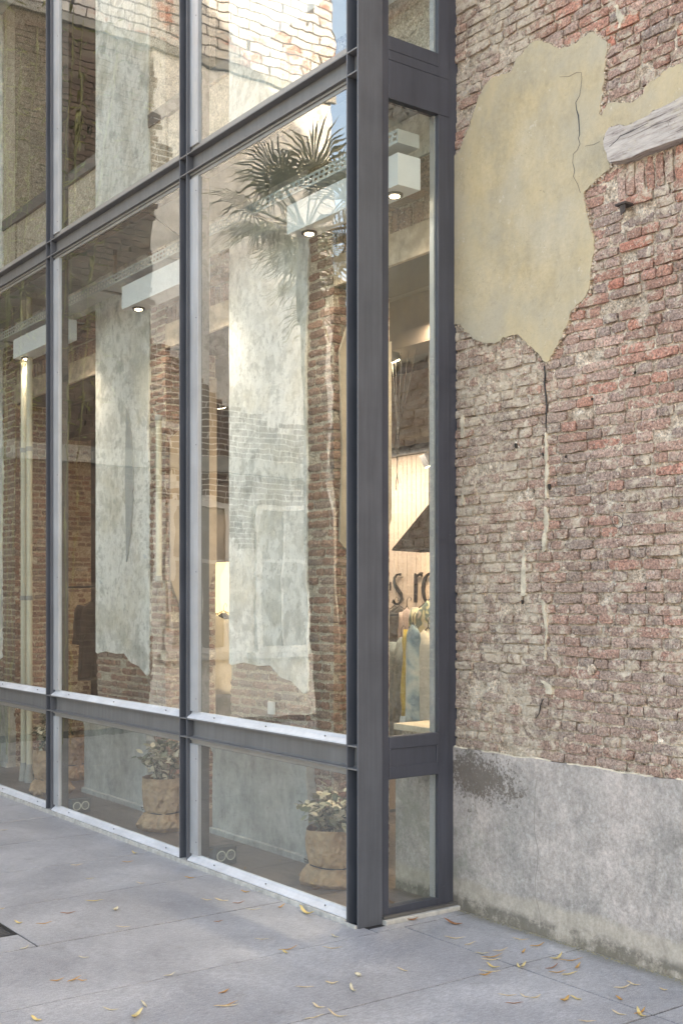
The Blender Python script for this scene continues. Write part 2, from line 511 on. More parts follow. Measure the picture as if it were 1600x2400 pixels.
MT['palm'] = mk_leafy('palm_leaf', [(0, (.26, .28, .17)), (.5, (.36, .37, .23)), (1, (.46, .42, .27))])
MT['bamboo'] = mk_leafy('bamboo_leaf', [(0, (.16, .2, .07)), (.5, (.28, .31, .1)), (1, (.4, .4, .16))])
MT['bark'] = simple('palm_bark', (.16, .12, .085), .95, var=.4, scale=20, bump=.8)

# ================================================================== GROUND
ground = MB().box((-60, -60, -.4), (60, 60, -.03)).obj('ground', simple('courtyard_ground', (.16, .16, .165), .9, scale=2)); struct(ground)
# bed of jointing sand under the slabs
pav = MB().box((-9.0, -12, -.045), (12, .74, -.0035)).obj('pavement', MT['joint']); struct(pav)
JX = [-3.70, -2.93, -2.165, -1.40, -.65, .103, .86, 1.61]
xs = [JX[0] - .765 * k for k in range(6, 0, -1)] + JX + [JX[-1] + .757 * k for k in range(1, 8)]
GR0, GR1 = (-1.66, -1.86), (-.893, -1.362)      # drain opening
def slab(x0, y0, x1, y1):
    g = .0045
    dz = random.uniform(-.0012, .0012)
    mb = MB().box((x0 + g, y0 + g, -.0030), (x1 - g, y1 - g, .0008 + dz))
    o = mb.obj('paving_slab', MT['slab'], pav)
for i in range(len(xs) - 1):
    x0, x1 = xs[i], xs[i + 1]
    top = .04 if x1 < .2 else .205
    ys = [top]
    y = top
    first = random.uniform(1.9, 2.9)
    while y > -11:
        y -= first if len(ys) == 1 else 2.9
        ys.append(y)
    for a, b in zip(ys[:-1], ys[1:]):
        # leave the hole of the drain grate open
        if x0 < GR1[0] - .02 and x1 > GR0[0] + .02 and b < GR1[1] and a > GR0[1]:
            if a > GR1[1] + .02: slab(x0, GR1[1], x1, a)
            if b < GR0[1] - .02: slab(x0, b, x1, GR0[1])
            if x1 > GR1[0] + .02: slab(GR1[0], max(b, GR0[1]), x1, min(a, GR1[1]))
            if x0 < GR0[0] - .02: slab(x0, max(b, GR0[1]), GR0[0], min(a, GR1[1]))
        else:
            slab(x0, b, x1, a)
    if x1 > .2: slab(max(x0, .106), .205, x1, .66)
slab(.032, .04, .1035, .66)
# drain grate
dg = thing('drain_grate', 'black slotted drain grate set in the grey paving at the left edge', 'drain grate')
fr = MB(); a, b = GR0, GR1
fr.box((a[0], a[1], -.02), (b[0], a[1] + .02, 0)); fr.box((a[0], b[1] - .02, -.02), (b[0], b[1], 0))
fr.box((a[0], a[1] + .02, -.02), (a[0] + .02, b[1] - .02, 0)); fr.box((b[0] - .02, a[1] + .02, -.02), (b[0], b[1] - .02, 0))
fr.obj('frame', MT['black'], dg)
k = b[0] - .042
bars = MB().box((0, a[1] + .02, -.022), (.012, b[1] - .02, -.002)).mesh('grate_bar'); bars.materials.append(MT['darkgrey'])
while k > a[0] + .03:
    inst('grate_bar', bars, dg, (k, 0, 0)); k -= .026
MB().box((a[0], (a[1] + b[1]) / 2 - .006, -.02), (b[0], (a[1] + b[1]) / 2 + .006, -.006)).obj('cross_bar', MT['darkgrey'], dg)

# ================================================================== OLD BRICK WALL
# ---- brick shapes (front faces -Y, origin at the centre of the front face)
def brick_mesh(L, H, D, seed, nx=4, nz=2):
    rg = random.Random(seed)
    mb = MB()
    V = []
    for j in range(nz + 1):
        for i in range(nx + 1):
            ex = i in (0, nx); ez = j in (0, nz)
            x = -L / 2 + L * i / nx; z = -H / 2 + H * j / nz
            x += rg.uniform(-.0035, .0035); z += rg.uniform(-.0035, .0035)
            y = rg.uniform(-.003, .002)
            if ex or ez: y += .0025
            if ex and ez: y += .004; x *= .975; z *= .9
            V.append((x, y, z))
    F = []
    w_ = nx + 1
    for j in range(nz):
        for i in range(nx):
            F.append((j * w_ + i, j * w_ + i + 1, (j + 1) * w_ + i + 1, (j + 1) * w_ + i))
    ring = [i for i in range(w_)] + [j * w_ + nx for j in range(1, nz + 1)] + [nz * w_ + i for i in range(nx - 1, -1, -1)] + [j * w_ for j in range(nz - 1, 0, -1)]
    n0 = len(V)
    for r_ in ring: V.append((V[r_][0], D, V[r_][2]))
    for k_ in range(len(ring)):
        k2 = (k_ + 1) % len(ring)
        F.append((ring[k_], n0 + k_, n0 + k2, ring[k2]))
    mb.add(V, F)
    return mb
BL, BH, BD = .172, .040, .05
VAR = [brick_mesh(BL, BH, BD, 100 + k) for k in range(10)]
HVAR = [brick_mesh(.082, BH, BD, 200 + k) for k in range(8)]
VARM = {}
def brick_variant(kind, k, mat):
    key = (kind, k, mat.name)
    if key not in VARM:
        me = (VAR if kind == 's' else HVAR)[k].mesh('brick'); me.materials.append(mat); VARM[key] = me
    return VARM[key]

def lay_bricks(u0, u1, z0, z1, rg, course=.0500, drop=.03):
    """running courses of stretchers and headers: list of (u, z, kind, length, roll)"""
    out = []; z = z0 + course / 2; row = 0
    while z < z1:
        hd = row % 2 == 1
        u = u0 - rg.uniform(0, .17)
        while u < u1:
            kind = 'h' if (hd and rg.random() < .75) or (not hd and rg.random() < .22) else 's'
            L = (.082 if kind == 'h' else .172) * rg.uniform(.93, 1.06)
            a, b = max(u, u0), min(u + L, u1)
            if b - a > .03 and rg.random() > drop:
                out.append(((a + b) / 2, z + rg.uniform(-.003, .003), kind, b - a, rg.uniform(-.02, .02)))
            u += L + rg.uniform(.008, .015)
        z += course * rg.uniform(.97, 1.03); row += 1
    return out

def place_bricks(bricks, parent, mat, plane, off, camdist=None, limit=300, rg=None, proud=.006, facing='-y'):
    """bricks: (u, z, kind, L, roll). facing -y: u is X, plane is Y. facing +x: u is Y, plane is X"""
    rg = rg or random.Random(3)
    items = []
    for u, z, kind, L, roll in bricks:
        p = (u, plane, z) if facing == '-y' else (plane, u, z)
        d = math.dist(p, (CX, CY, CZ))
        items.append((L / d ** 2, u, z, kind, L, roll))
    items.sort(reverse=True)
    rest = MB()
    for n, (_, u, z, kind, L, roll) in enumerate(items):
        k = rg.randrange(10 if kind == 's' else 8); base = .172 if kind == 's' else .082
        jit = off + rg.uniform(-proud, proud * .6); sx = L / base; sz = rg.uniform(.95, 1.08)
        if facing == '-y':
            loc = (u, plane + jit, z); rz = 0
        else:
            loc = (plane - jit, u, z); rz = PI / 2
        rot = (rg.uniform(-.05, .05), roll if facing == '-y' else 0, rz + rg.uniform(-.03, .03))
        if n < limit:
            inst('brick', brick_variant(kind, k, mat), parent, loc, rot, (sx, 1, sz))
        else:
            src = (VAR if kind == 's' else HVAR)[k]
            from mathutils import Euler
            mtx = Matrix.Translation(loc) @ Euler(rot).to_matrix().to_4x4() @ Matrix.Diagonal((sx, 1, sz, 1))
            rest.cur = rg.uniform(.01, 1)
            rest.add([mtx @ Vector(v) for v in src.v], src.f)
    if rest.v:
        rest.obj('further_bricks', mat, parent, kind='stuff')

YW = .655      # brick face of the wall; the plinth stands 2 cm proud
wall = thing('brick_wall', 'old weathered brick wall right of the glass front, with ochre render patch and grey plinth', 'brick wall')
JAMB = W(1018, 1600, .655)[0]
# outlines surveyed on the wall
def crop4(p): return (1040 + p[0] / 2.736, p[1] / 2.736)
patch_px = [(60, 1040), (75, 1020), (92, 970), (112, 915), (130, 870), (160, 800), (180, 740), (198, 690), (210, 640), (228, 600), (250, 560), (272, 525), (300, 490), (350, 478), (400, 465), (425, 450), (440, 430), (452, 392), (455, 375), (480, 345), (505, 330), (520, 310), (535, 285), (555, 268), (600, 255), (630, 262), (660, 275), (695, 290), (735, 305), (800, 290), (835, 272), (860, 255), (890, 230), (915, 210), (950, 205), (980, 225), (1005, 242), (1040, 268), (1038, 310), (1032, 360), (1024, 420), (1020, 480), (1014, 540), (1008, 600), (995, 660), (990, 725), (1008, 735), (1030, 680), (1050, 660), (1100, 650), (1160, 655), (1205, 650), (1250, 615), (1280, 590), (1288, 545), (1320, 515), (1390, 480), (1400, 452), (1440, 430), (1532, 398), (1700, 330), (1700, 520),
            (1532, 606), (1440, 662), (1380, 690), (1340, 706), (1310, 735), (1240, 765), (1180, 798), (1155, 802), (1130, 790), (1090, 800), (1058, 812), (1035, 850), (1020, 880), (1020, 920), (1030, 960), (1040, 985), (1042, 1020), (1058, 1072), (1030, 1100), (975, 1140), (955, 1168), (925, 1195), (885, 1240), (892, 1285), (900, 1320), (905, 1350), (918, 1400), (930, 1450), (945, 1495), (955, 1540), (955, 1600), (945, 1650), (938, 1700), (930, 1790), (925, 1840), (905, 1890), (878, 1930), (850, 1950), (828, 1975), (800, 2010), (790, 2060), (770, 2110), (745, 2160), (725, 2210), (700, 2250), (675, 2290), (652, 2328), (632, 2310), (600, 2270), (565, 2230), (535, 2205), (508, 2180), (490, 2155), (440, 2140), (410, 2148), (370, 2172), (330, 2190), (290, 2202), (255, 2200), (200, 2178), (165, 2150), (125, 2115), (100, 2080), (60, 2040)]
patch_xz = [W(*crop4(p), .64) for p in patch_px]
patch_xz = [(JAMB + .05 if x < .0 else x, z) for x, z in patch_xz]
def inside(pt, poly):
    x, y = pt; c = False; n = len(poly)
    for i in range(n):
        x1, y1 = poly[i]; x2, y2 = poly[(i + 1) % n]
        if (y1 > y) != (y2 > y) and x < (x2 - x1) * (y - y1) / (y2 - y1) + x1: c = not c
    return c
def rag(poly, step=.02, amp=.004, seed=0):
    out = []; n = len(poly)
    for i in range(n):
        a = Vector(poly[i]); b = Vector(poly[(i + 1) % n]); L = (b - a).length; k = max(1, int(L / step))
        nrm = Vector((-(b - a).y, (b - a).x)).normalized() if L > 1e-6 else Vector((0, 0))
        for j in range(k):
            p = a.lerp(b, j / k)
            q = noise.noise(Vector((p.x * 40, p.y * 40, seed))) * amp + noise.noise(Vector((p.x * 110, p.y * 110, seed + 9))) * amp * .6
            out.append((p.x + nrm.x * q, p.y + nrm.y * q))
    return out
beam_px = [(1022, 900), (1035, 852), (1060, 815), (1130, 794), (1155, 806), (1180, 802), (1240, 770), (1310, 738), (1340, 710), (1440, 666), (1532, 610), (1660, 545), (1660, 812), (1532, 880), (1400, 925), (1270, 970), (1200, 1005), (1120, 1030), (1062, 1040), (1048, 1015), (1044, 985), (1032, 955)]
beam_xz = [W(*crop4(p), .61) for p in beam_px]
cr = random.Random(11)
Z_SHELF = .836
bricks = lay_bricks(JAMB, 1.78, Z_SHELF, 5.0, cr)
bx0 = W(1425, 300)[0]; bz0 = min(z for x, z in beam_xz)
ARCH_X = W(*crop4((1075, 1100)))[0]
zb_beam = W(*crop4((1200, 1040)))[1]
keep = []
for bk in bricks:
    u, z, kind, L, roll = bk
    cs = [(u - L / 2, z - .02), (u + L / 2, z - .02), (u - L / 2, z + .02), (u + L / 2, z + .02)]
    if all(inside(p, patch_xz) for p in cs): continue
    if any(inside(p, beam_xz) for p in cs): continue
    if u > ARCH_X and zb_beam - .155 < z < zb_beam + .03: continue       # room for the soldier course
    keep.append(bk)
# soldier course under the timber
sold = []
x = ARCH_X + .015
while x < 1.75:
    sold.append((x + .022, zb_beam - .066, cr.uniform(.04, .052))); x += .053
place_bricks(keep, wall, MT['brick'], YW, 0.0, rg=random.Random(5), limit=300 - len(sold))
for x, z, wd in sold:
    k = cr.randrange(10)
    inst('brick', brick_variant('s', k, MT['brick']), wall, (x, YW + cr.uniform(-.004, .003), z + cr.uniform(-.006, .006)), (0, PI / 2 + cr.uniform(-.09, .02), 0), (.83, 1, wd / .045))
# mortar: a real uneven sheet, proud of the bricks where lime was smeared over them
def mortar_sheet(x0, x1, z0, z1, y, stepx, stepz, parent, mat, amp, name='mortar', zone=None):
    nx = int((x1 - x0) / stepx); nz = int((z1 - z0) / stepz)
    V = []
    for j in range(nz + 1):
        z = z0 + (z1 - z0) * j / nz
        for i in range(nx + 1):
            x = x0 + (x1 - x0) * i / nx
            p = Vector((x * 9, z * 9, 3.3))
            h = noise.fractal(p, .9, 2.1, 4)
            h2 = noise.fractal(Vector((x * 38, z * 38, 1.7)), .8, 2.1, 3)
            zz = zone(x, z) if zone else 0
            yy = y - amp * (h * .8 + h2 * .75) - zz
            V.append((x, yy, z))
    w_ = nx + 1
    F = [(j * w_ + i, j * w_ + i + 1, (j + 1) * w_ + i + 1, (j + 1) * w_ + i) for j in range(nz) for i in range(nx)]
    mb = MB(); mb.add(V, F)
    return mb.obj(name, mat, parent, smooth=True, fix=False, kind='stuff')
def zone_main(x, z):
    s = .0
    if x < SEAM_X: s += .0022 * min(1, (SEAM_X - x) / .05)
    if z < 1.25: s += .002
    s += .004 * noise.noise(Vector((x * 1.5, z * 1.5, 8)))
    return s
mortar_sheet(JAMB, 1.8, Z_SHELF - .01, 5.0, YW + .0115, .0078, .0078, wall, MT['mortar'], .0085, zone=zone_main)
# body of the wall behind the skin, above the shop opening and beyond the picture
core = MB()
core.box((JAMB, YW + .026, .88), (1.8, 1.1, 14)).box((-.5, YW + .03, 0), (1.8, 1.1, .88))
core.box((1.8, YW + .004, 0), (12, 1.1, 14)).box((JAMB, YW + .004, 5.0), (1.8, YW + .026, 14))
core.obj('wall_core', MT['mortar'], wall)
# ochre render patch
pr = rag(patch_xz, .008, .008, 1)
YP = .645
mb = MB(); mb.prism(pr, YP, YW + .02)
o = mb.obj('render_patch', MT['patch'], wall)
# broken undercoat showing along the edge
ec = MB(); rg = random.Random(12)
for i in range(0, len(pr), 1):
    x, z = pr[i]
    if x < -.02 or x > 1.8: continue
    for q in range(2):
        r_ = rg.uniform(.002, .008); cx_, cz_ = x + rg.gauss(0, .006), z + rg.gauss(0, .006); ps = []
        for k in range(6):
            t_ = 2 * PI * k / 6; rr_ = r_ * rg.uniform(.6, 1.3); ps.append((cx_ + rr_ * math.cos(t_), cz_ + rr_ * math.sin(t_)))
        ec.prism(ps, YP + rg.uniform(.0012, .007), YW + .01)
ec.obj('broken_edge', MT['mortar'], wall, kind='stuff')
# cracks: narrow open gaps, shown as thin dark slivers
def sliver(pxs, wpx, parent, Y, name='crack', mat=None, conv=crop4, t=.0012):
    P = [W(*conv(p), Y) for p in pxs]; L = []; Rr = []
    for i, p in enumerate(P):
        a = Vector(P[max(0, i - 1)]); b = Vector(P[min(len(P) - 1, i + 1)]); d = (b - a).normalized(); nn = Vector((-d.y, d.x))
        q = Vector(p); wv = wpx[i] if isinstance(wpx, list) else wpx * (.3 + .7 * math.sin(PI * (i + .5) / len(P)))
        L.append(tuple(q + nn * wv)); Rr.append(tuple(q - nn * wv))
    mb = MB(); mb.prism(L + Rr[::-1], Y - t, Y + .004)
    return mb.obj(name, mat or MT['black'], parent)
sliver([(880, 462), (884, 500), (878, 560), (870, 610), (845, 655), (850, 700), (862, 740), (866, 790), (870, 860), (862, 885), (872, 920), (855, 960), (830, 985), (825, 1040), (838, 1090), (830, 1130), (858, 1180), (875, 1235)], [.0004, .0005, .0006, .0008, .0018, .002, .0035, .0028, .002, .0012, .001, .0008, .0007, .0008, .001, .0008, .0008, .0006], wall, .645)
sliver([(740, 490), (800, 488), (850, 462), (880, 462)], .0006, wall, .645)
sliver([(905, 935), (960, 925), (1000, 905)], .0005, wall, .645)
# timber lintel
MT['wood'] = None
def mk_wood():
    m = M('limewashed_timber', .85, 0, .25)
    st = m.scaled(m.pos(), (.12, 1, 1))
    a = m.noise(60, 8, .7, vec=st); b = m.noise(9, 7, .7)
    col = m.ramp(a, [(.34, (.13, .105, .095)), (.43, (.36, .31, .285)), (.52, (.45, .40, .37)), (.7, (.58, .53, .49))])
    col = m.mix(m.math('MULTIPLY', m.step(b, .55, .66), .4), col, (.6, .52, .36))
    col = m.mix(m.math('MULTIPLY', m.step(m.noise(28, 5, .7, vec=m.scaled(m.pos(), (1.6, 1, .5))), .36, .32), .8), col, (.12, .1, .1))
    m.col(col); m.bump(m.math('ADD', a, m.math('MULTIPLY', b, .4)), .45, .008)
    return m.m
MT['wood'] = mk_wood()
MB().prism(rag(beam_xz, .02, .003, 4), .608, YW + .05).obj('timber_lintel', MT['wood'], wall, bevel=.004)
sliver([(1060, 940), (1110, 895), (1130, 870), (1180, 850), (1240, 820), (1310, 785)], .0016, wall, .608)
sliver([(1180, 880), (1270, 840), (1350, 800), (1440, 770)], .0007, wall, .608)
# plinth
pz = []
x = -.5
while x < 1.85:
    pz.append((x, .836 + .010 * noise.noise(Vector((x * 6, 0, 2))) + .005 * noise.noise(Vector((x * 25, 0, 5))))); x += .02
out = [(-.5, 0)] + [(1.85, 0)] + pz[::-1]
MB().prism(out, .637, YW + .03).obj('plinth', MT['plinth'], wall, bevel=.004)
MT['cream'] = simple('cream_mortar', (.54, .47, .365), .9, var=.4, scale=22, bump=1.0, bscale=70)
lip = MB()
for i in range(len(pz) - 1):
    if noise.noise(Vector((pz[i][0] * 5, 3, 3))) > -.25 and pz[i][0] > -.2:
        h = .005 + .004 * abs(noise.noise(Vector((pz[i][0] * 30, 0, 0))))
        lip.add([(pz[i][0], .638, pz[i][1] - .003), (pz[i + 1][0], .638, pz[i + 1][1] - .003), (pz[i + 1][0], .648, pz[i + 1][1] + h), (pz[i][0], .648, pz[i][1] + h), (pz[i][0], .67, pz[i][1]), (pz[i + 1][0], .67, pz[i + 1][1])],
                [(0, 1, 2, 3), (3, 2, 5, 4)])
lip.obj('plinth_lip', MT['cream'], wall)
# vertical cracks in the plinth
ident = lambda p: (1040 + p[0] / 2.8, 1650 + p[1] / 2.8)
sliver([(612, 480), (598, 560), (596, 680), (590, 800), (600, 880), (618, 960), (614, 1050), (600, 1150), (596, 1250), (618, 1330), (634, 1400), (632, 1470)], .0009, wall, .637, conv=ident, t=.0006, mat=simple('plinth_crack', (.12, .11, .1), .9))
# cream mortar runs that follow the seam of the wall
def ridge(pts, wd, Y=.6485):
    L = []; Rr = []
    for i, (px, py) in enumerate(pts):
        X, Z = W(px, py, .65); ww = wd[i]
        L.append((X - ww, Z)); Rr.append((X + ww, Z))
    MB().prism(rag(L + Rr[::-1], .006, .009, 6 + pts[0][1]), Y, YW + .02).obj('mortar_run', MT['cream'], wall)
c8 = lambda x, y: (1040 + x / 2.6125, 800 + y / 2.6125)
sliver([(612, 150), (618, 200), (614, 260), (622, 330), (628, 400), (624, 470), (622, 530)], [.002, .0035, .0025, .004, .003, .002, .001], wall, YW - .004, conv=lambda p: c8(*p))
sliver([(606, 2190), (590, 2230), (582, 2280), (560, 2310)], [.0006, .0014, .0016, .0006], wall, YW - .004, conv=lambda p: c8(*p))
ridge([c8(620, 560), c8(625, 640), c8(622, 700), c8(632, 790), c8(622, 880), c8(625, 960)], [.004, .008, .008, .010, .006, .007])
ridge([c8(622, 1010), c8(625, 1080), c8(622, 1150), c8(612, 1210), c8(612, 1280)], [.010, .013, .012, .010, .006])
ridge([c8(488, 1300), c8(485, 1370), c8(488, 1450), c8(485, 1555)], [.008, .013, .016, .017])
ridge([c8(603, 1580), c8(610, 1640), c8(620, 1700), c8(628, 1780), c8(620, 1850), c8(616, 1950)], [.010, .010, .009, .008, .004, .003])
ridge([c8(110, 460), c8(112, 520), c8(108, 590)], [.010, .013, .009])
ridge([c8(112, 930), c8(114, 1000)], [.006, .008])
ridge([c8(600, 2080), c8(640, 2110), c8(640, 2160)], [.012, .022, .016])
ridge([crop4((1100, 30)), crop4((1118, 80)), crop4((1135, 130)), crop4((1120, 180))], [.008, .012, .014, .006])
# the open seam and a few putlog holes, their inner shade painted as dark plates
def hole(px, py, rw, rh, seed, conv=c8):
    X, Z = W(*conv(px, py), .65)
    pts = []
    for k in range(10):
        t = 2 * PI * k / 10; q = 1 + .45 * noise.noise(Vector((seed, k * .9, 0)))
        pts.append((X + math.cos(t) * rw * q * .55, Z + math.sin(t) * rh * q * .8))
    MB().prism(rag(pts, .004, .006, seed), YW - .009, YW).obj('pit', MT['pit'], wall)
MT['pit'] = simple('cavity_shade', (.03, .026, .022), 1.0)
for a in [(440, 640, .012, .016, 3), (606, 690, .006, .010, 4), (645, 890, .008, .016, 5), (745, 705, .007, .010, 6), (1235, 1510, .010, .010, 7), (1168, 190, .006, .01, 8), (905, 355, .006, .008, 9), (480, 1600, .007, .012, 11), (1090, 1005, .006, .005, 12)]: hole(*a)
# rusty iron bracket stub and a wire hook in the wall
MT['rust'] = simple('rusty_iron', (.06, .045, .04), .8, var=.4, scale=60)
X, Z = W(1470, 482, .65)
MB().box((X - .03, .60, Z - .004), (X + .03, .66, Z + .006)).prism([(X - .002, Z - .05), (X + .024, Z - .035), (X + .022, Z - .004), (X - .01, Z - .004)], .606, .611).obj('iron_stub', MT['rust'], wall, bevel=.002)
X, Z = W(*c8(1085, 1100), .65)
MB().tube([(X + .03 * math.cos(t) - .01, .635 - .01 * math.sin(t), Z + .022 * math.sin(t) * (1 + t * .1)) for t in [k * .5 for k in range(13)]], .0018, 5).obj('wire_hook', MT['rust'], wall)
X, Z = W(*c8(900, 2010), .65)
MB().bar((X, .648, Z), (X, .66, Z), .026, 14).obj('round_plug', MT['mortar'], wall, bevel=.004)

# ================================================================== BRICK PIERS INSIDE THE GLASS
def pier(xa, xb, label, foot, seed, split, plaster_edge, zb=(.88, 1.17), zmax=7.4):
    """xa..xb at the front plane Y .64, .46 deep; plaster to 'split', bare brick right of it and down the reveal"""
    t = thing('brick_pier', label, 'brick pier', 'old piers standing behind the glass front')
    rg = random.Random(seed)
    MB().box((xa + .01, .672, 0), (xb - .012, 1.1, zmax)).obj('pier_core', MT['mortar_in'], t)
    # plaster skin with a ragged outline
    P = []
    for k in range(60):
        z = zmax - (zmax - zb[1]) * k / 59
        P.append((xa + .006 * noise.noise(Vector((0, z * 5, seed))) + .002, z))
    P += [(xa + .03, zb[1] - .01), (xa + (split - xa) * .2, zb[1] + .015), (xa + (split - xa) * .4, zb[1] + .0), (xa + (split - xa) * .55, zb[1] + .01), (xa + (split - xa) * .68, zb[1] - .06), (xa + (split - xa) * .82, zb[1] - .08), (xa + (split - xa) * .96, zb[1] - .15)]
    for k in range(60):
        z = zb[1] - .13 + (zmax - zb[1] + .13) * k / 59
        P.append((split + .05 * noise.noise(Vector((3, z * 1.2, seed))) + .02 * noise.noise(Vector((9, z * 6, seed))), z))
    MB().prism(P, .655, .675).obj('plaster', MT['pier'], t, bevel=.004)
    # cement foot
    f0, f1 = foot
    Q = [(f0, 0), (f1, 0), (f1 + .01, .3), (f1 - .02, .6), (f1, .74), (f1 - .05, .79), ((f0 + f1) / 2, .81), (f0 + .12, .80), (f0 + .03, .77), (f0 - .03, .72), (f0 - .04, .6), (f0 + .01, .55), (f0, .3)]
    MB().prism(rag(Q, .03, .008, seed), .60, .675).obj('cement_foot', MT['pier_foot'], t, bevel=.008)
    MB().prism([(f0 - .02, 0), (f1 + .02, 0), (f1, .05), (f0, .05)], .575, .602).obj('foot_fillet', MT['pier_foot'], t, bevel=.006)
    br = lay_bricks(xa + .005, split + .02, .78, zb[1] + .04, rg, .058)
    br += lay_bricks(split + .0, xb, .3, 4.3, rg, .058)
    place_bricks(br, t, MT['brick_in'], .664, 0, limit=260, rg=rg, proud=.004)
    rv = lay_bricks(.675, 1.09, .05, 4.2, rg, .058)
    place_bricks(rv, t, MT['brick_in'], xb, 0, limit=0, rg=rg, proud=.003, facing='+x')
    return t
pA = pier(-2.32, -1.12, 'broad plastered pier behind the nearest big pane, white with grey stains', (-2.447, -1.30), 21, -1.39, 0)
pB = pier(-4.46, -3.25, 'plastered brick pier behind the middle bay, with a pale pipe at its right', (-4.56, -3.42), 22, -3.50, 0)
pC = pier(-8.4, -6.30, 'shaded pier at the far left edge behind the third bay', (-8.5, -6.30), 23, -6.62, 0)
# beige skim on the reveals (upper part of the return faces)
sk = MB(); sk.prism([(.70, 1.95), (.86, 1.80), (1.02, 1.88), (1.095, 2.1), (1.095, 3.2), (.9, 3.15), (.78, 3.3), (.70, 3.1), (.72, 2.5)], -1.122, -1.105, axis='x')
sk.obj('reveal_plaster', simple('beige_reveal', (.42, .36, .28), .85, var=.2, scale=5, bump=.3), pA)
sk = MB(); sk.prism([(.70, 1.75), (.82, 1.45), (1.0, 1.6), (1.095, 1.9), (1.095, 3.3), (.9, 3.2), (.80, 2.9), (.70, 2.8)], -3.252, -3.235, axis='x')
sk.obj('reveal_plaster', simple('apricot_reveal', (.46, .36, .27), .85, var=.2, scale=5, bump=.3), pB)
sk = MB(); sk.prism(rag([(-3.86, 1.9), (-3.79, 2.1), (-3.74, 2.5), (-3.78, 2.9), (-3.86, 3.1), (-3.88, 2.6)], .03, .01, 5), .641, .65)
sk.obj('plaster_patch', simple('grey_scar', (.45, .47, .47), .8, var=.1), pB)
# white plate low on the nearest pier
X, Z = W(632, 1660, .64)
MB().box((X - .035, .645, Z - .04), (X + .035, .660, Z + .04)).obj('blank_plate', simple('white_plate', (.75, .74, .72), .4, var=.02), pA, bevel=.002)

# lintel wall over the openings
over = thing('lintel_wall', 'rough masonry over the shop openings, beige concrete lintel under brick courses', 'wall')
def over_span(x0, x1, z0):
    MB().box((x0, .782, z0 + .0), (x1, 1.1, z0 + .178)).obj('inner_lintel', MT['dark_in'], over)
    MB().box((x0, .781, z0 - .002), (x1, .66 + .02, z0)).obj('lintel_shade', MT['dark_in'], over)  # thin dark sheet painting the shade under the lintel
    MB().box((x0, .66, z0), (x1, .78, z0 + .18)).obj('concrete_lintel', simple('beige_lintel', (.42, .33, .25), .9, var=.35, scale=14, bump=.6), over, bevel=.006)
    MB().box((x0, .69, z0 + .18), (x1, 1.1, 5.2)).obj('wall_fill', MT['mortar_in'], over)
    rg = random.Random(int(x0 * 10))
    soldier = MB()
    x = x0 + .03
    while x < x1 - .03:
        soldier.cur = rg.uniform(.01, 1)
        soldier.box((x, .675 + rg.uniform(-.01, .01), z0 + .185), (x + .045, .80, z0 + .185 + rg.uniform(.10, .13))); x += .057
    soldier.obj('soldier_bricks', MT['brick_in'], over, kind='stuff')
    # ragged soffit of the broken relieving arch
    rows = MB()
    for j in range(6):
        z = z0 + .32 + j * .035; 
        x = x0
        while x < x1:
            L = rg.uniform(.12, .2); rows.cur = rg.uniform(.01, 1)
            rows.box((x, .60 + .012 * j + rg.uniform(-.01, .01), z), (min(x + L, x1), .70, z + .028)); x += L + .01
    rows.obj('corbel_bricks', MT['brick_in'], over, kind='stuff')
    MB().box((x0, .672, z0 + .54), (x1, .69, 4.25)).obj('upper_plaster', MT['pier'], over)
over_span(-1.12, JAMB, 3.47)
over_span(-3.25, -2.32, 3.47)
over_span(-6.30, -4.46, 3.47)

# ragged plaster edge along the jamb of the main wall, seen through the side window
jb = MB()
P = [(YW - .01, .92)]
for k in range(80):
    z = .92 + (4.2 - .92) * k / 79
    P.append((YW - .004 - .012 * noise.noise(Vector((1, z * 7, 0))) - .006 * noise.noise(Vector((4, z * 25, 0))), z))
P += [(1.1, 4.2), (1.1, .92)]
jb.prism(P, JAMB - .012, JAMB + .001, axis='x')
jb.obj('jamb_plaster', MT['pier'], wall)
MB().box((-.55, .665, .88), (JAMB, 1.15, .915)).obj('window_ledge', simple('pale_oak', (.62, .5, .36), .5), wall, bevel=.003)

# ================================================================== STEEL AND GLASS FRONT
fac = thing('glass_facade', 'tall steel and glass shop front running away to the left of the corner post', 'glass facade')
def hpost(x0, x1, depth, z0, z1, mat, parent, tf=.008, name='mullion'):
    mb = MB()
    mb.box((x0, 0, z0), (x0 + tf, depth, z1)).box((x1 - tf, 0, z0), (x1, depth, z1))
    mb.box((x0 + tf, depth / 2 - .003, z0), (x1 - tf, depth / 2 + .003, z1))
    return mb.obj(name, mat, parent, bevel=.0012)
ZT = 7.3
hpost(-.097, 0, .15, .0, ZT, MT['steel'], fac, .009, 'corner_post')
MUL = [-1.711, -3.806, -5.90, -7.99]
for xm in MUL: hpost(xm - .097, xm, .085, .028, ZT, MT['steel'], fac)
edges = [0 - .097] + [0] * 0
bays = []
right = -.097
for xm in MUL:
    bays.append((xm, right)); right = xm - .097
bays.append((-8.98, right))
TR = [(.768, .888), (4.178, 4.298)]
def transom(x0, x1, z0, z1, parent):
    mb = MB(); t = .008
    mb.box((x0, 0.0005, z0), (x1, .075, z0 + t)).box((x0, 0.0005, z1 - t), (x1, .075, z1)).box((x0, .045, z0 + t), (x1, .051, z1 - t))
    mb.prism([(.036, z0 + t), (.045, z0 + t), (.045, z0 + t + .009)], x0, x1, axis='x')
    return mb.obj('transom', MT['steel_web'], parent, bevel=.001)
RB = []
for x0, x1 in bays + [(-.088, -.009)]:
    for z0, z1 in TR: transom(x0, x1, z0, z1, fac)
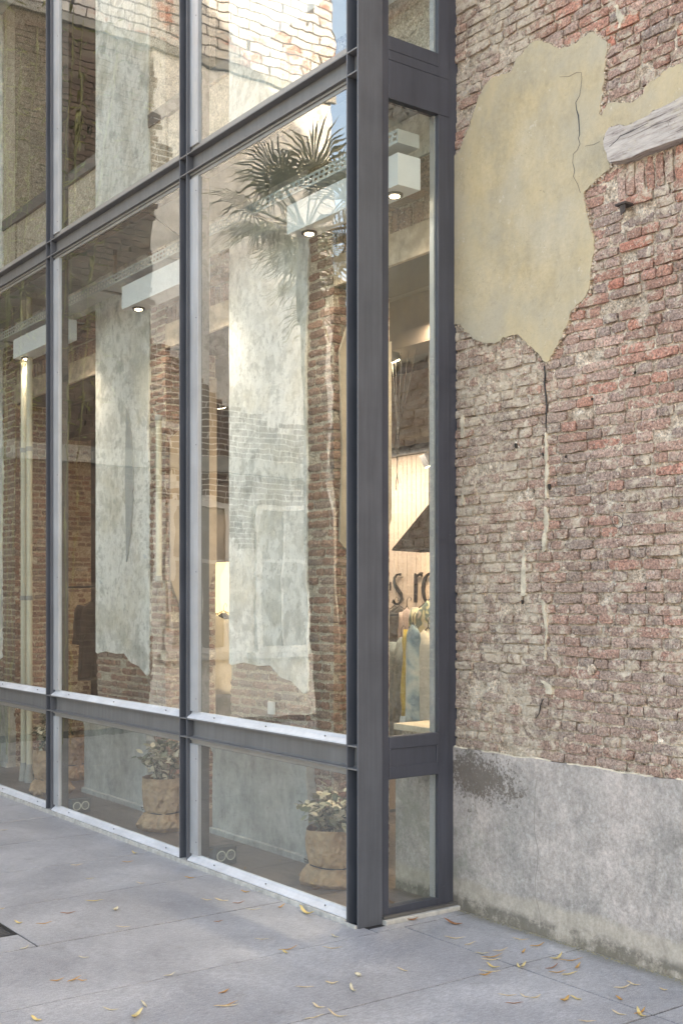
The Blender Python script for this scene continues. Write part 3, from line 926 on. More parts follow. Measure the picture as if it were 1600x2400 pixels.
for xm in MUL:
    for z0, z1 in TR:
        MB().box((xm - .089, .0005, z0), (xm - .008, .039, z0 + .008)).box((xm - .089, .0005, z1 - .008), (xm - .008, .039, z1)).obj('stiffener', MT['steel_web'], fac, bevel=.001)
FW, FH = .098, .034
def window(x0, x1, z0, z1, zi):
    """aluminium frame members (left, right, head, sill), inner frame, pane and screws"""
    y0, y1 = .02, .045
    hb = FH; RN = .016
    f = MB()
    f.box((x0, y0, z0 + .042), (x0 + FW, y1, z1 - hb))
    wf_ = f.obj('window', MT['alu'], fac, bevel=.0015)
    MB().box((x1 - RN, y0 + .008, z0 + .05), (x1, y1, z1 - hb)).obj('glazing_stop', MT['alu'], wf_)
    MB().box((x0, y0 + .0, z1 - .014), (x1, y1, z1 - .001)).box((x0, y0 + .010, z1 - hb), (x1, y1, z1 - .014)).obj('head_frame', MT['alu_mid'], wf_, bevel=.0015)
    # sill sloping outwards
    sp = [(.0, z0 + .001), (y1, z0 + .001), (y1, z0 + .042), (.036, z0 + .042), (.030, z0 + .026), (.003, z0 + .008)] if zi < 2 else [(.02, z0 + .001), (y1, z0 + .001), (y1, z0 + .052), (.034, z0 + .052), (.030, z0 + .02), (.02, z0 + .01)]
    MB().prism(sp, x0, x1, axis='x').obj('window_sill', MT['sill'] if zi < 2 else MT['alu_mid'], wf_, bevel=.001)
    MB().box((x0 + .002, .0455, z0 + .03), (x0 + FW, .098, z1 - .03)).box((x1 - RN, .0455, z0 + .03), (x1 - .002, .098, z1 - .03)).box((x0 + FW, .0455, z1 - hb - .005), (x1 - RN, .098, z1 - .004)).obj('inner_frame', MT['alu_dark'], wf_)
    g = MB().box((x0 + FW - .004, .034, z0 + .04), (x1 - RN + .004, .042, z1 - hb + .004)); g.obj('glass_pane', MT['glass'], wf_)
    s = MB(); n = 5 if z1 - z0 > 2 else 3
    for k in range(n):
        z = z0 + .12 + (z1 - z0 - .24) * k / (n - 1)
        s.bar((x0 + FW - .02, y0 - .0012, z), (x0 + FW - .02, y0 + .002, z), .004, 8)
    if zi != 2:
        for k in range(3):
            x = x0 + .3 + (x1 - x0 - .5) * k / 2
            s.bar((x, .013, z0 + .022), (x, .017, z0 + .026), .004, 8)
    s.obj('screws', MT['darkgrey'], wf_, kind='stuff')
for (x0, x1) in bays:
    window(x0, x1, .028, TR[0][0], 0)
    window(x0, x1, TR[0][1], TR[1][0], 1)
    window(x0, x1, TR[1][1], ZT, 2)
# base strip of pale stone in lengths, ending at the post foot
x = -8.98
for xe in [-7.2, -5.9, -4.5, -3.6, -2.7, -1.62, -.88, -.097]:
    MB().box((x + .0015, -.008, -.02), (xe - .0015, .10, .0265)).obj('base_stone', MT['stone_strip'], fac, bevel=.002); x = xe
MB().box((-.105, -.012, -.02), (-.0985 + .09, .0, .016)).obj('post_foot', MT['stone_strip'], fac, bevel=.002)
# floor stop behind the sill
# ================================================================== RETURN WINDOW BETWEEN POST AND WALL
sw = thing('side_window', 'narrow blue grey framed window between the corner post and the brick wall', 'window')
YL, YR, YE = .199, .526, .632
XF = -.012
def srail(z0, z1, name='rail', x=XF, y0=YL, y1=YR, d=.055):
    return MB().box((x - d, y0, z0), (x, y1, z1)).obj(name, MT['frame_blue'], sw, bevel=.002)
MB().box((XF - .055, .151, .0), (XF, YL, ZT)).obj('stile', MT['frame_blue'], sw, bevel=.002)
MB().box((XF - .06, YR, .035), (XF, .599, ZT)).obj('stile', MT['frame_blue'], sw, bevel=.002)
MB().box((XF - .06, .599, .03), (XF - .012, YE + .04, ZT)).obj('side_strip', MT['frame_blue'], sw, bevel=.002)
srail(.02, .07); srail(.707, .921, d=.04); 
srail(4.096, 4.288, y1=.599, x=XF + .003); srail(4.290, 4.338, y1=.599, x=XF + .0015); srail(4.340, 4.41, y1=YR)
# sunk panel in the mid rail
pn = MB()
pn.box((XF, YL + .002, .858), (XF + .006, YR - .002, .919)).box((XF, YL + .002, .709), (XF + .006, YR - .002, .771))
pn.box((XF, YR - .016, .771), (XF + .006, YR - .002, .858)).box((XF, YL + .002, .771), (XF + .006, YL + .010, .858))
pn.obj('rail_panel', MT['frame_blue'], sw, bevel=.003)
for z0, z1 in [(.07, .707), (.921, 4.096), (4.41, ZT)]:
    MB().box((XF - .024, YL - .003, z0 - .003), (XF - .016, YR + .003, z1 + .003)).obj('glass_pane', MT['glass'], sw)
    MB().box((XF - .058, YR - .010, z0), (XF - .025, YR, z1)).box((XF - .058, YL, z0), (XF - .025, YL + .004, z1)).obj('glazing_bead', MT['alu'], sw)
MB().box((-.11, .152, -.02), (.03, .69, .022)).obj('threshold', MT['stone_strip'], sw, bevel=.004)
MB().box((-.06, .1515, .022), (.012, .66, .036)).obj('threshold_plate', MT['alu_dark'], sw, bevel=.002)

# ================================================================== GLAZED GAP AND SHOP
flo = MB().box((-18, .10, -.03), (-.09, 9, -.004)).obj('shop_floor', MT['joint']); struct(flo)
tx = -.115
tile_me = None
n_t = 0
for i in range(10):
    for j in range(3):
        y0 = .105 + j * .62; x1 = -.115 - i * .62
        MB().box((x1 - .617, y0, -.004), (x1, y0 + .617, .010 + random.uniform(0, .001))).obj('floor_tile', MT['tile'], flo)
MB().box((-18, 1.965, -.004), (-.09, 9, .011)).box((-18, .105, -.004), (-6.32, 1.965, .011)).obj('further_tiles', MT['tile'], flo, kind='stuff')
sof = MB().box((-9, .1, 4.25), (-.08, .672, 4.36)).obj('ceiling', simple('gap_soffit', (.42, .44, .42), .8, var=.15, scale=3)); struct(sof)
top = MB().box((-9, .1, 7.32), (-.08, .66, 7.5)).obj('gap_roof', MT['white_in'])
struct(top)
shop = MB()
shop.box((-18, 1.1, 3.75), (3, 9, 3.95))
shop.box((-18, 9, 0), (3, 9.2, 4)).box((3, 1.1, 0), (3.2, 9.2, 8)).box((-18.2, 1.1, 0), (-18, 9.2, 8)).box((-18, .66, 0), (-8.4, 1.1, 14)).box((-8.4, .66, 5.2), (JAMB, 1.1, 5.3))
shop.box((-18, 1.1, 7.4), (3, 9.2, 14))
so = shop.obj('shop_shell', simple('shop_walls', (.13, .125, .12), .85)); struct(so)
MB().box((-8.4, .68, 7.4), (JAMB, 1.1, 14)).obj('upper_wall', MT['mortar']).__setitem__('kind', 'structure')
MB().box((-18, 1.85, 3.40), (3, 2.1, 3.76)).obj('ceiling_beam', simple('brown_beam', (.11, .085, .07), .8)).__setitem__('kind', 'structure')
MB().box((-18, 1.12, 3.53), (3, 1.22, 3.76)).obj('ceiling_edge', MT['white_in']).__setitem__('kind', 'structure')
# back wall with narrow boards
YB = 3.6
bw = MB().box((-5.93, YB + .02, 0), (3, YB + .2, 3.76)).obj('back_wall', MT['beige']); struct(bw)
struct(MB().box((-18, YB + .02, 0), (-5.93, YB + .2, 3.76)).obj('far_back_wall', simple('grey_back_wall', (.2, .185, .17), .85, var=.25, scale=2)))
bd = MB().box((-.0305, 0, 0), (.0305, .015, 2.93)).mesh('wall_board'); bd.materials.append(MT['panel'])
x = -2.7
while x > -5.9:
    inst('wall_board', bd, bw, (x, YB + .003, .03)); x -= .0665
MB().box((-12, YB - .05, 2.97), (-1.5, YB + .02, 3.05)).obj('picture_rail', MT['darkgrey'], bw)
# light tracks
def put(x, y, Y): X, Z = W(x, y, Y); return Vector((X, Y, Z))
trk = thing('lighting_track', 'dark ceiling track carrying spotlights deep inside the shop', 'light track')
MB().box((-8, 3.2, 2.90), (-1.5, 3.23, 2.93)).obj('rail', MT['black'], trk)
hang = MB()
for x in (-6.5, -4.3, -2.5): hang.bar((x, 3.215, 2.93), (x, 3.215, 3.76), .004, 6)
hang.obj('hanger', MT['black'], trk)
def spot(pos, label, aim=(0, .3, -1), size=.05, L=.13, energy=0, warm=(1, .8, .58), square=False, rod=None):
    t = thing('spotlight', label, 'spotlight', 'small black ceiling spotlights in the shop')
    p = Vector(pos); a = Vector(aim).normalized()
    MB().bar(p - a * L / 2, p + a * L / 2, size, 4 if square else 16, size).obj('lamp_body', MT['darkgrey'], t, bevel=.003)
    MB().bar(p + a * (L / 2 + .0015), p + a * (L / 2 + .004), size * .8, 16).obj('lamp_face', MT['lit'], t)
    MB().bar(p - a * L / 2, (p.x, p.y, (rod or p.z + .25)), .005, 6).obj('lamp_stem', MT['black'], t)
    if energy:
        d = bpy.data.lights.new('spot_light', 'SPOT'); d.energy = energy; d.color = warm; d.spot_size = R(100); d.spot_blend = .8; d.shadow_soft_size = .06
        o = bpy.data.objects.new('spot_light', d); C.objects.link(o); o.parent = t; o.location = p + a * (L / 2 + .01)
        o.rotation_euler = (-a).to_track_quat('Z', 'Y').to_euler()
    return t
spot(put(917, 825, 1.9), 'square black spotlight hanging under the beam beside the gathered cords', (-.3, .5, -.9), .06, .12, 8, square=True, rod=3.45)
spot(put(1000, 1078, 3.2), 'small square spotlight low on the far track behind the side window', (.2, .35, -.9), .05, .11, 45, square=True, rod=2.9)
spot(put(516, 935, 2.0), 'black spotlight glowing behind the left edge of the nearest big pane', (-.25, .35, -.9), .055, .15, 7, rod=3.75)
spot(put(163, 783, 1.4), 'bright twin spotlight high behind the middle bay', (.1, .1, -1), .06, .05, 8, rod=3.75)
spot(put(91, 812, 1.4), 'lit spotlight beside the third mullion', (.1, .1, -1), .05, .05, 0, rod=3.75)
spot(put(14, 856, 1.6), 'lit spotlight at the far left edge of the picture', (.1, .1, -1), .05, .05, 6, rod=3.75)
spot(put(192, 1190, 3.0), 'tiny glowing spotlight deep behind the middle bay', (.1, -.1, -1), .035, .05, 0, rod=2.9)
# wall washers that the photograph shows as the bright warm back wall
def wash(loc, energy, size=(1.6, .2), col=(1, .8, .6), rot=(R(-35), 0, 0), parent=None):
    d = bpy.data.lights.new('wash_light', 'AREA'); d.energy = energy; d.color = col; d.shape = 'RECTANGLE'; d.size, d.size_y = size
    o = bpy.data.objects.new('wash_light', d); C.objects.link(o); o.location = loc; o.rotation_euler = rot
    o.parent = parent
wash((-4.2, 3.05, 2.86), 9, (3.0, .15), (1, .93, .88), (R(28), 0, 0), trk)
wash((-7.6, 3.05, 2.6), .8, (1.2, .15), (1, .78, .5), (R(28), 0, 0), trk)
wash((-1.0, 1.75, 3.5), 20, (1.2, .2), (1, .9, .78), (R(10), 0, 0), trk)  # area light without a fitting, facing down on the hanging clothes
# pyramid pendant
pl = thing('pendant_lamp', 'large dark pyramid pendant shade hanging before the pale boards', 'pendant lamp')
cp = put(1012, 1288, 2.7)
h = .36; rr = .33
n = 4; V = []
for k in range(4):
    t = PI / 4 + k * PI / 2 + .35
    V.append((cp.x + rr * math.cos(t), cp.y + rr * math.sin(t), cp.z))
V += [(cp.x + .03 * math.cos(PI / 4 + k * PI / 2 + .35), cp.y + .03 * math.sin(PI / 4 + k * PI / 2 + .35), cp.z + h) for k in range(4)]
V += [(x, y, z - .012) for x, y, z in V[:4]]
mb = MB().add(V, [(0, 1, 5, 4), (1, 2, 6, 5), (2, 3, 7, 6), (3, 0, 4, 7), (4, 5, 6, 7), (8, 9, 1, 0), (9, 10, 2, 1), (10, 11, 3, 2), (11, 8, 0, 3)])
mb.obj('lamp_shade', simple('brown_black_shade', (.028, .023, .021), .4), pl)
MB().bar((cp.x, cp.y, cp.z + h), (cp.x, cp.y, 3.75), .004, 6).obj('lamp_cord', MT['black'], pl)
MB().bar((cp.x, cp.y, cp.z + .12), (cp.x, cp.y, cp.z + .02), .03, 12).obj('bulb', MT['lit'], pl)
# gathered cords
cd = thing('cord_bundle', 'bundle of thin black cords gathered into a knot behind the side window', 'cords')
kn = put(931, 1008, 1.95)
ce = 3.42
for px in (917, 926, 941, 959, 978):
    a = put(px, 790, 1.95); a.z = ce
    MB().tube([a, a.lerp(kn, .5) + Vector((0, 0, -.02)), kn], .0028, 5).obj('cord', MT['black'], cd)
a = put(1005, 790, 1.95)
MB().tube([(a.x, 1.95, ce), (a.x, 1.95, 1.95)], .003, 5).obj('cord', MT['black'], cd)
kb = MB()
rg = random.Random(4)
for k in range(7):
    pts = []; ln = rg.uniform(.12, .3); sd = rg.uniform(-.03, .03)
    for j in range(9):
        t = j / 8
        pts.append(kn + Vector((sd * math.sin(PI * t) + rg.uniform(-.006, .006), rg.uniform(-.01, .01), -ln * math.sin(PI * t * .95))))
    kb.tube(pts, .0028, 5)
kb.bar(kn + Vector((0, 0, .02)), kn - Vector((0, 0, .03)), .014, 8)
kb.tube([kn + Vector((0, 0, -.2)), kn + Vector((-.01, 0, -.3)), kn + Vector((.005, 0, -.38)), kn + Vector((-.012, 0, -.44)), kn + Vector((-.02, 0, -.4)), kn + Vector((-.006, 0, -.33))], .003, 5)
kb.obj('knot', MT['black'], cd)
# lettering on the boards
MT['ink'] = simple('black_letter', (.012, .01, .012), .5)
def stroke(pts, wd, nm, parent, Yp, d=.012):
    """flat letter stroke of varying width along pts (x,z)"""
    L = []; Rr = []
    for i, p in enumerate(pts):
        a = Vector(pts[max(0, i - 1)]); b = Vector(pts[min(len(pts) - 1, i + 1)]); t = (b - a).normalized(); nn = Vector((-t.y, t.x)); q = Vector(p)
        L.append(tuple(q + nn * wd[i])); Rr.append(tuple(q - nn * wd[i]))
    m_ = MB()
    for i in range(len(pts) - 1):
        m_.prism([L[i], L[i + 1], Rr[i + 1], Rr[i]], Yp - d, Yp)
    return m_
lt = thing('wall_lettering', 'large black letters reading s ro on the pale boarded wall', 'lettering')
def PT(px, py): return W(px, py, YB - .012)
def cr_(x, y): return PT(860 + x / 3.733, 1150 + y / 3.733)
def letter(pl_, wl, nm='letter'):
    m_ = stroke([cr_(*p) for p in pl_], wl, 'l', lt, YB - .012)
    m_.obj(nm, MT['ink'], lt)
U = .0085
letter([(298, 735), (285, 732), (262, 738), (243, 765), (240, 800), (252, 835), (275, 870), (298, 905), (305, 940), (298, 975), (275, 995), (250, 990), (228, 965)], [U * k for k in (1.6, 1, 1, 1.3, 1.8, 2.2, 2.4, 2.2, 1.8, 1.4, 1.0, 1.2, 2.2)])
letter([(420, 730), (430, 740), (430, 850), (428, 980)], [U * k for k in (1.2, 2.4, 2.4, 2.2)])
letter([(432, 775), (450, 742), (470, 728), (486, 735)], [U * k for k in (.8, 1.0, 1.8, 2.6)])
ov = []
for k in range(25):
    t = 2 * PI * k / 24
    ov.append((560 + 66 * math.sin(t), 860 - 135 * math.cos(t)))
letter(ov, [U * (1.0 + 1.5 * abs(math.sin(2 * PI * k / 24))) for k in range(25)])
letter([(203, 800), (203, 875)], [U * 1.6, U * 1.2])
# ---- clothes
def cloth_mat(name, stops, scale=5, fuzz=.25, vec=(1, 1, 1)):
    m = M(name, .9, 0, .15)
    m.b.inputs['Sheen Weight'].default_value = .3
    c = m.ramp(m.noise(scale, 2, .5, vec=m.scaled(m.pos(), vec), dist=.6), stops, 'LINEAR')
    c = m.mix(.4, c, m.ramp(m.noise(120, 4, .7), [(.3, .75), (.7, 1.25)]), 'MULTIPLY')
    m.col(c); m.bump(m.noise(150, 3, .6), fuzz, .003)
    return m.m
CM = {
 'beige': cloth_mat('beige_linen', [(.3, (.5, .41, .31)), (.7, (.62, .53, .42))]),
 'teal': cloth_mat('grey_teal_knit', [(.3, (.19, .22, .23)), (.7, (.27, .31, .31))]),
 'mix': cloth_mat('pastel_print', [(.33, (.7, .45, .4)), (.43, (.72, .58, .5)), (.475, (.72, .6, .5)), (.49, (.18, .24, .2)), (.54, (.14, .2, .19)), (.56, (.66, .6, .36)), (.7, (.66, .6, .58))], 7),
 'blue': cloth_mat('blue_green_print', [(.36, (.14, .2, .25)), (.47, (.26, .34, .36)), (.54, (.5, .54, .5)), (.62, (.7, .66, .56)), (.7, (.55, .42, .2))], 6),
 'pink': cloth_mat('pale_pink_knit', [(.3, (.52, .4, .38)), (.7, (.68, .56, .52))], 30, .5, (1, 1, .1)),
 'dark': cloth_mat('black_brown_wool', [(.3, (.03, .026, .024)), (.7, (.07, .06, .055))]),
 'char': cloth_mat('charcoal_wool', [(.3, (.05, .053, .06)), (.7, (.1, .105, .115))]),
 'grey': cloth_mat('mid_grey_wool', [(.3, (.14, .14, .14)), (.7, (.24, .235, .23))]),
 'cream': cloth_mat('cream_linen', [(.3, (.55, .48, .36)), (.7, (.68, .6, .46))]),
 'must': cloth_mat('mustard_cotton', [(.3, (.45, .3, .05)), (.7, (.6, .43, .1))]),
 'white': cloth_mat('white_cotton', [(.3, (.62, .64, .6)), (.7, (.75, .75, .7))]),
}
def garment(loc, width, height, depth, rot, mat, label, cat='garment', seed=0, sleeve=None, taper=1.15, sl_len=.55, hang=True, cuff=None, sides=(-1, 1)):
    """torso shell with fold ripples, two hanging sleeves, a wire hanger; origin at the neck"""
    t = thing('hanging_garment', label, cat, 'clothes hung up inside the shop', loc)
    t.rotation_euler = (0, 0, rot)
    rg = random.Random(seed)
    nu, nv = 36, 22
    V = []; F = []
    ph = rg.uniform(0, 6)
    for j in range(nv + 1):
        v = j / nv; z = -height * v
        sh = min(1.0, (v / .10) ** .5) if v < .10 else 1.0
        hw = width / 2 * (.22 + .78 * sh) * (1 + (taper - 1) * v)
        hd = depth / 2 * (.45 + .55 * min(1, v / .12)) * (1 + .25 * v)
        for i in range(nu):
            a = 2 * PI * i / nu
            rip = 1 + (.03 + .12 * v) * math.sin(a * 7 + ph + 2 * v) * min(1, v * 3) + .05 * v * math.sin(a * 3 + ph * 2)
            V.append((hw * math.cos(a) * (1 + .02 * math.sin(5 * v + ph)), hd * math.sin(a) * rip, z + .01 * math.sin(a * 5 + ph) * v - (.10 * width * (abs(math.cos(a)) ** 1.5) * (1 if v < .35 else 1))))
    for j in range(nv):
        for i in range(nu):
            i2 = (i + 1) % nu
            F.append((j * nu + i, j * nu + i2, (j + 1) * nu + i2, (j + 1) * nu + i))
    F.append(tuple(range(nu)))
    F.append(tuple(nv * nu + i for i in range(nu)))
    MB().add(V, F).obj('body_cloth', mat, t, smooth=True)
    for sgn in sides:
        L = height * sl_len
        p0 = Vector((sgn * width * .44, 0, -width * .12 - .02)); p1 = Vector((sgn * width * .53, -.01, -.02 - L * .5)); p2 = Vector((sgn * width * .545 * taper ** .4, -.02, -.02 - L))
        pts = [p0.lerp(p1, q / 4) for q in range(4)] + [p1.lerp(p2, q / 4) for q in range(5)]
        rs = [depth * .34, depth * .42, depth * .40, depth * .38, depth * .36, depth * .34, depth * .33, depth * .33, depth * .34]
        pts = [p + Vector((rg.uniform(-.005, .005), rg.uniform(-.006, .006), 0)) for p in pts]
        MB().tube(pts, rs, 12).obj('sleeve', sleeve or mat, t, smooth=True)
        if cuff:
            e = pts[-1]
            MB().bar(e + Vector((0, 0, .02)), e - Vector((0, 0, .05)), depth * .36, 12, depth * .62).obj('cuff', cuff, t, smooth=False)
    hk = MB().tube([(-width * .38, 0, -.05), (0, 0, .012), (width * .38, 0, -.05)], .004, 5)
    hk.tube([(0, 0, .01), (0, 0, .05), (.015, 0, .075), (.03, 0, .06), (.025, 0, .045)], .0025, 5)
    hk.obj('hanger', MT['black'], t)
    return t
rail = thing('clothes_rail', 'black metal clothes rail behind the parapet in the side window', 'clothes rail')
MB().bar((-3.0, 1.66, 1.50), (-.45, 1.66, 1.50), .011, 10).obj('hang_bar', MT['black'], rail)
MB().bar((-2.95, 1.66, .0), (-2.95, 1.66, 1.50), .011, 10).bar((-.46, 1.66, 0), (-.46, 1.66, 1.50), .011, 10).obj('upright', MT['black'], rail)
def at(px, Y): return W(px, 1400, Y)[0]
ga = R(58)
# side window: overlapping garments seen obliquely
garment((at(1003, 1.30), 1.30, 1.42), .30, .80, .15, R(-10), CM['beige'], 'beige linen coat, front of the row in the side window', seed=1, sl_len=.85)
garment((at(1008, 1.50), 1.50, 1.60), .30, .84, .12, R(0), CM['mix'], 'pastel leaf print dress behind the beige coat', seed=2, sl_len=.75)
garment((at(940, 1.42), 1.42, 1.36), .12, .90, .12, R(35), CM['teal'], 'grey teal knitted jumper left of the beige coat', seed=3, sl_len=.7)
garment((at(968, 1.22), 1.22, 1.45), .11, .60, .06, R(10), CM['blue'], 'blue top with one mustard sleeve and white cuff beside the teal jumper', seed=4, sleeve=CM['must'], sl_len=.95, cuff=CM['white'], sides=(-1,))
garment((at(953, 1.60), 1.60, 1.55), .085, .42, .05, R(50), CM['pink'], 'pale pink ribbed cardigan behind the teal jumper', seed=5, sl_len=.85)
for k, (px, nm) in enumerate([(924, 'brown black coat at the left end of the side window row'), (936, 'second dark coat from the left in the side window row')]):
    garment((at(px, 1.78), 1.78, 1.55), .22, .62, .08, R(60), CM['dark'], nm, seed=6 + k)
for o_ in [o for o in bpy.data.objects if o.name.startswith('hanging_garment')]: pass
# nearest big pane, left of the pier
garment((at(497, 1.25), 1.25, 1.50), .30, .62, .12, R(75), CM['cream'], 'cream top hanging left of the nearest pier', seed=11)
garment((at(524, 1.55), 1.55, 1.50), .36, .95, .16, R(40), CM['char'], 'long charcoal coat hanging left of the nearest pier', seed=12)
# third and middle bays
garment((at(222, 1.7), 1.7, 1.60), .34, .80, .18, R(30), CM['dark'], 'black coat at the left edge of the middle pier', seed=13)
garment((at(40, 1.6), 1.6, 1.66), .42, .95, .14, R(55), CM['char'], 'dark blue grey coat on the rail in the third bay', seed=14)
garment((at(92, 1.6), 1.6, 1.66), .42, .95, .14, R(55), CM['grey'], 'mid grey coat on the rail beside the third mullion', seed=15)
garment((at(70, 1.75), 1.75, 1.66), .40, .8, .12, R(55), CM['beige'], 'sand coloured coat between the two darker ones in the third bay', seed=16)
r2 = thing('clothes_rail', 'clothes rail standing in the third bay at the far left', 'clothes rail')
MB().bar((-9.6, 1.68, 1.74), (-6.6, 1.68, 1.74), .012, 10).obj('hang_bar', MT['black'], r2)
MB().bar((-6.65, 1.68, 0), (-6.65, 1.68, 1.74), .012, 10).bar((-9.5, 1.68, 0), (-9.5, 1.68, 1.74), .012, 10).obj('upright', MT['black'], r2)
# low table in the shop, dark cushion on it
tb = thing('display_table', 'low dark topped display table behind the side window', 'table')
X = at(915, 2.3)
MB().box((X - .9, 2.0, .86), (X + .35, 2.7, .90)).obj('table_top', MT['darkgrey'], tb, bevel=.003)
MB().box((X - .85, 2.05, .03), (X + .3, 2.65, .858)).obj('table_body', simple('oak_front', (.3, .22, .15), .6), tb)
fd = MB()
for k in range(3):
    fd.box((X - .1 - .01 * k, 2.1, .902 + k * .03), (X + .2, 2.4, .93 + k * .03))
tag(fd.obj('folded_knitwear', cloth_mat('marled_wool', [(.4, (.05, .05, .05)), (.6, (.35, .34, .33))], 60), bevel=.01), 'small pile of folded marled knitwear on the dark display table', 'knitwear')
# long bench behind the middle and third bays
bn = thing('shop_bench', 'long grey counter running across the middle bay inside the shop', 'counter')
MB().box((-12, 2.2, .86), (-5.6, 2.8, .93)).obj('counter_top', simple('counter_grey', (.3, .31, .32), .35), bn, bevel=.004)
MB().box((-11.9, 2.28, .02), (-5.7, 2.75, .858)).obj('counter_body', MT['darkgrey'], bn)
# brick column deeper in the shop
icol = thing('shop_column', 'slim brick column deep behind the middle bay', 'column')
ix = at(172, 2.0)
MB().box((ix - .16, 1.82, 0), (ix + .14, 2.15, 3.75)).obj('column_core', MT['mortar_in'], icol)
place_bricks(lay_bricks(ix - .165, ix + .145, .05, 3.3, random.Random(9), .058), icol, MT['brick_in'], 1.815, 0, limit=0, rg=random.Random(9))
place_bricks(lay_bricks(1.82, 2.15, .05, 3.3, random.Random(10), .058), icol, MT['brick_in'], ix + .142, 0, limit=0, rg=random.Random(9), facing='+x')
# yellow niche behind the nearest pane; panel emission stands in for lamplight on it
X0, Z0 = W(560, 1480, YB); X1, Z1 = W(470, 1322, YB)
nc = thing('lit_niche', 'yellow wall niche left of the nearest pier, lamplight painted as its glow', 'niche')
MB().box((X1 - .1, YB - .12, Z0), (X0, YB - .10, Z1)).obj('niche_panel', emit('niche_lamplight', (1, .72, .38), .42), nc)
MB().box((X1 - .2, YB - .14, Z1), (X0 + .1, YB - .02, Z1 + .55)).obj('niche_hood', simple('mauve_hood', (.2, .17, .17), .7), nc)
# white pipes
for px, r_, lab in [(56, .028, 'left pale pipe standing in the third bay'), (69, .026, 'right pale pipe beside the third mullion')]:
    X, _ = W(px, 1200, .42)
    p = thing('pale_pipe', lab, 'pipe', 'pale pipes in the glazed gap')
    MB().bar((X, .42, .16), (X, .42, 4.24), r_, 14).obj('pipe', simple('cream_pipe', (.62, .58, .46), .5, var=.08), p)
    MB().bar((X, .42, .011), (X, .42, .17), r_ * 1.7, 14, r_).obj('pipe_foot', MT['concrete'], p)
    MB().bar((X, .42, 1.6), (X, .42, 1.64), r_ * 1.25, 14).bar((X, .42, 2.9), (X, .42, 2.94), r_ * 1.25, 14).obj('pipe_collar', MT['concrete'], p)
X, _ = W(372, 1200, .60)
p = thing('pale_pipe', 'pale pipe fixed at the right edge of the middle pier', 'pipe', 'pale pipes in the glazed gap')
MB().bar((X, .60, 1.75), (X, .60, 2.95), .022, 14).obj('pipe', simple('cream_pipe', (.62, .58, .46), .5, var=.08), p)
MB().bar((X, .60, 2.93), (X, .60, 2.97), .028, 14).bar((X, .60, 1.74), (X, .60, 1.78), .028, 14).obj('pipe_collar', MT['concrete'], p)
# perforated cable tray
def cable_tray(x0, x1):
    t = thing('cable_tray', 'perforated galvanised cable tray running along under the gap ceiling', 'cable tray')
    y0, y1, z0, z1 = .32, .46, 3.93, 4.0
    holes = []
    # front web with two rows of slots, built as strips
    mb = MB()
    mb.box((x0, y0, z0), (x1, y0 + .003, z0 + .014)).box((x0, y0, z0 + .030), (x1, y0 + .003, z0 + .040)).box((x0, y0, z0 + .056), (x1, y0 + .003, z1))
    x = x0; k = 0
    while x < x1:
        o_ = .0 if k % 2 else .0
        mb.box((x, y0, z0 + .014), (min(x + .02, x1), y0 + .003, z0 + .030)); mb.box((x + .008, y0, z0 + .040), (min(x + .028, x1), y0 + .003, z0 + .056))
        x += .05; k += 1
    mb.obj('slotted_side', MT['galv'], t)
    MB().box((x0, y0 + .003, z0), (x1, y1, z0 + .003)).box((x0, y1, z0), (x1, y1 + .003, z1)).box((x1 - .003, y0 + .003, z0 + .003), (x1, y1, z1)).obj('tray_body', MT['galv'], t)
    hg = MB(); x = x1 - .35
    while x > x0: hg.box((x, y1 - .04, z1), (x + .02, y1 - .02, 4.249)); hg.box((x, y0 - .01, z0 - .012), (x + .03, .66, z0 - .002)); x -= 1.06
    hg.obj('bracket', MT['concrete'], t)
cable_tray(-8.9, -.09)
LB = [(-1.12, -.10, 'box light, white with painted sky reflection, hung nearest the corner, behind the nearest big pane'), (-3.29, -2.27, 'box light, white with painted sky reflection, behind the middle bay, second from the corner'), (-5.45, -4.43, 'box light, white with painted sky reflection, third from the corner, far left')]
for x0, x1, lab in LB:
    t = thing('box_light', lab, 'light fitting', 'box lights in the glazed gap')
    z0, z1 = 3.72, 3.885
    MB().box((x0, .33, z0), (x1, .48, z1)).obj('box_body', MT['lbox'], t, bevel=.002)
    for xx in (x0 + .12, x1 - .12):
        MB().bar((xx, .405, z0 - .012), (xx, .405, z0 - .0005), .045, 18).obj('lamp_ring', MT['darkgrey'], t)
        MB().bar((xx, .405, z0 - .0145), (xx, .405, z0 - .0125), .026, 18).obj('lamp_face', MT['lit'], t)
        MB().bar((xx, .405, z1), (xx, .405, 3.928), .003, 6).obj('hanger', MT['black'], t)
        d = bpy.data.lights.new('box_spot', 'SPOT'); d.energy = 7; d.color = (1, .94, .88); d.spot_size = R(125); d.spot_blend = 1; d.shadow_soft_size = .05
        o = bpy.data.objects.new('box_spot', d); C.objects.link(o); o.parent = t; o.location = (xx, .405, z0 - .02)
# stay rod under the soffit
tag(MB().tube([(-2.6, .14, 4.245), (-2.5, .55, 3.98)], .004, 6).obj('stay_rod', MT['black']), 'thin black stay rod under the gap ceiling in the nearest bay', 'rod')
tag(MB().tube([(-4.75, .14, 4.245), (-4.3, .5, 3.9)], .004, 6).obj('stay_rod', MT['galv']), 'thin grey stay rod under the gap ceiling in the middle bay', 'rod')
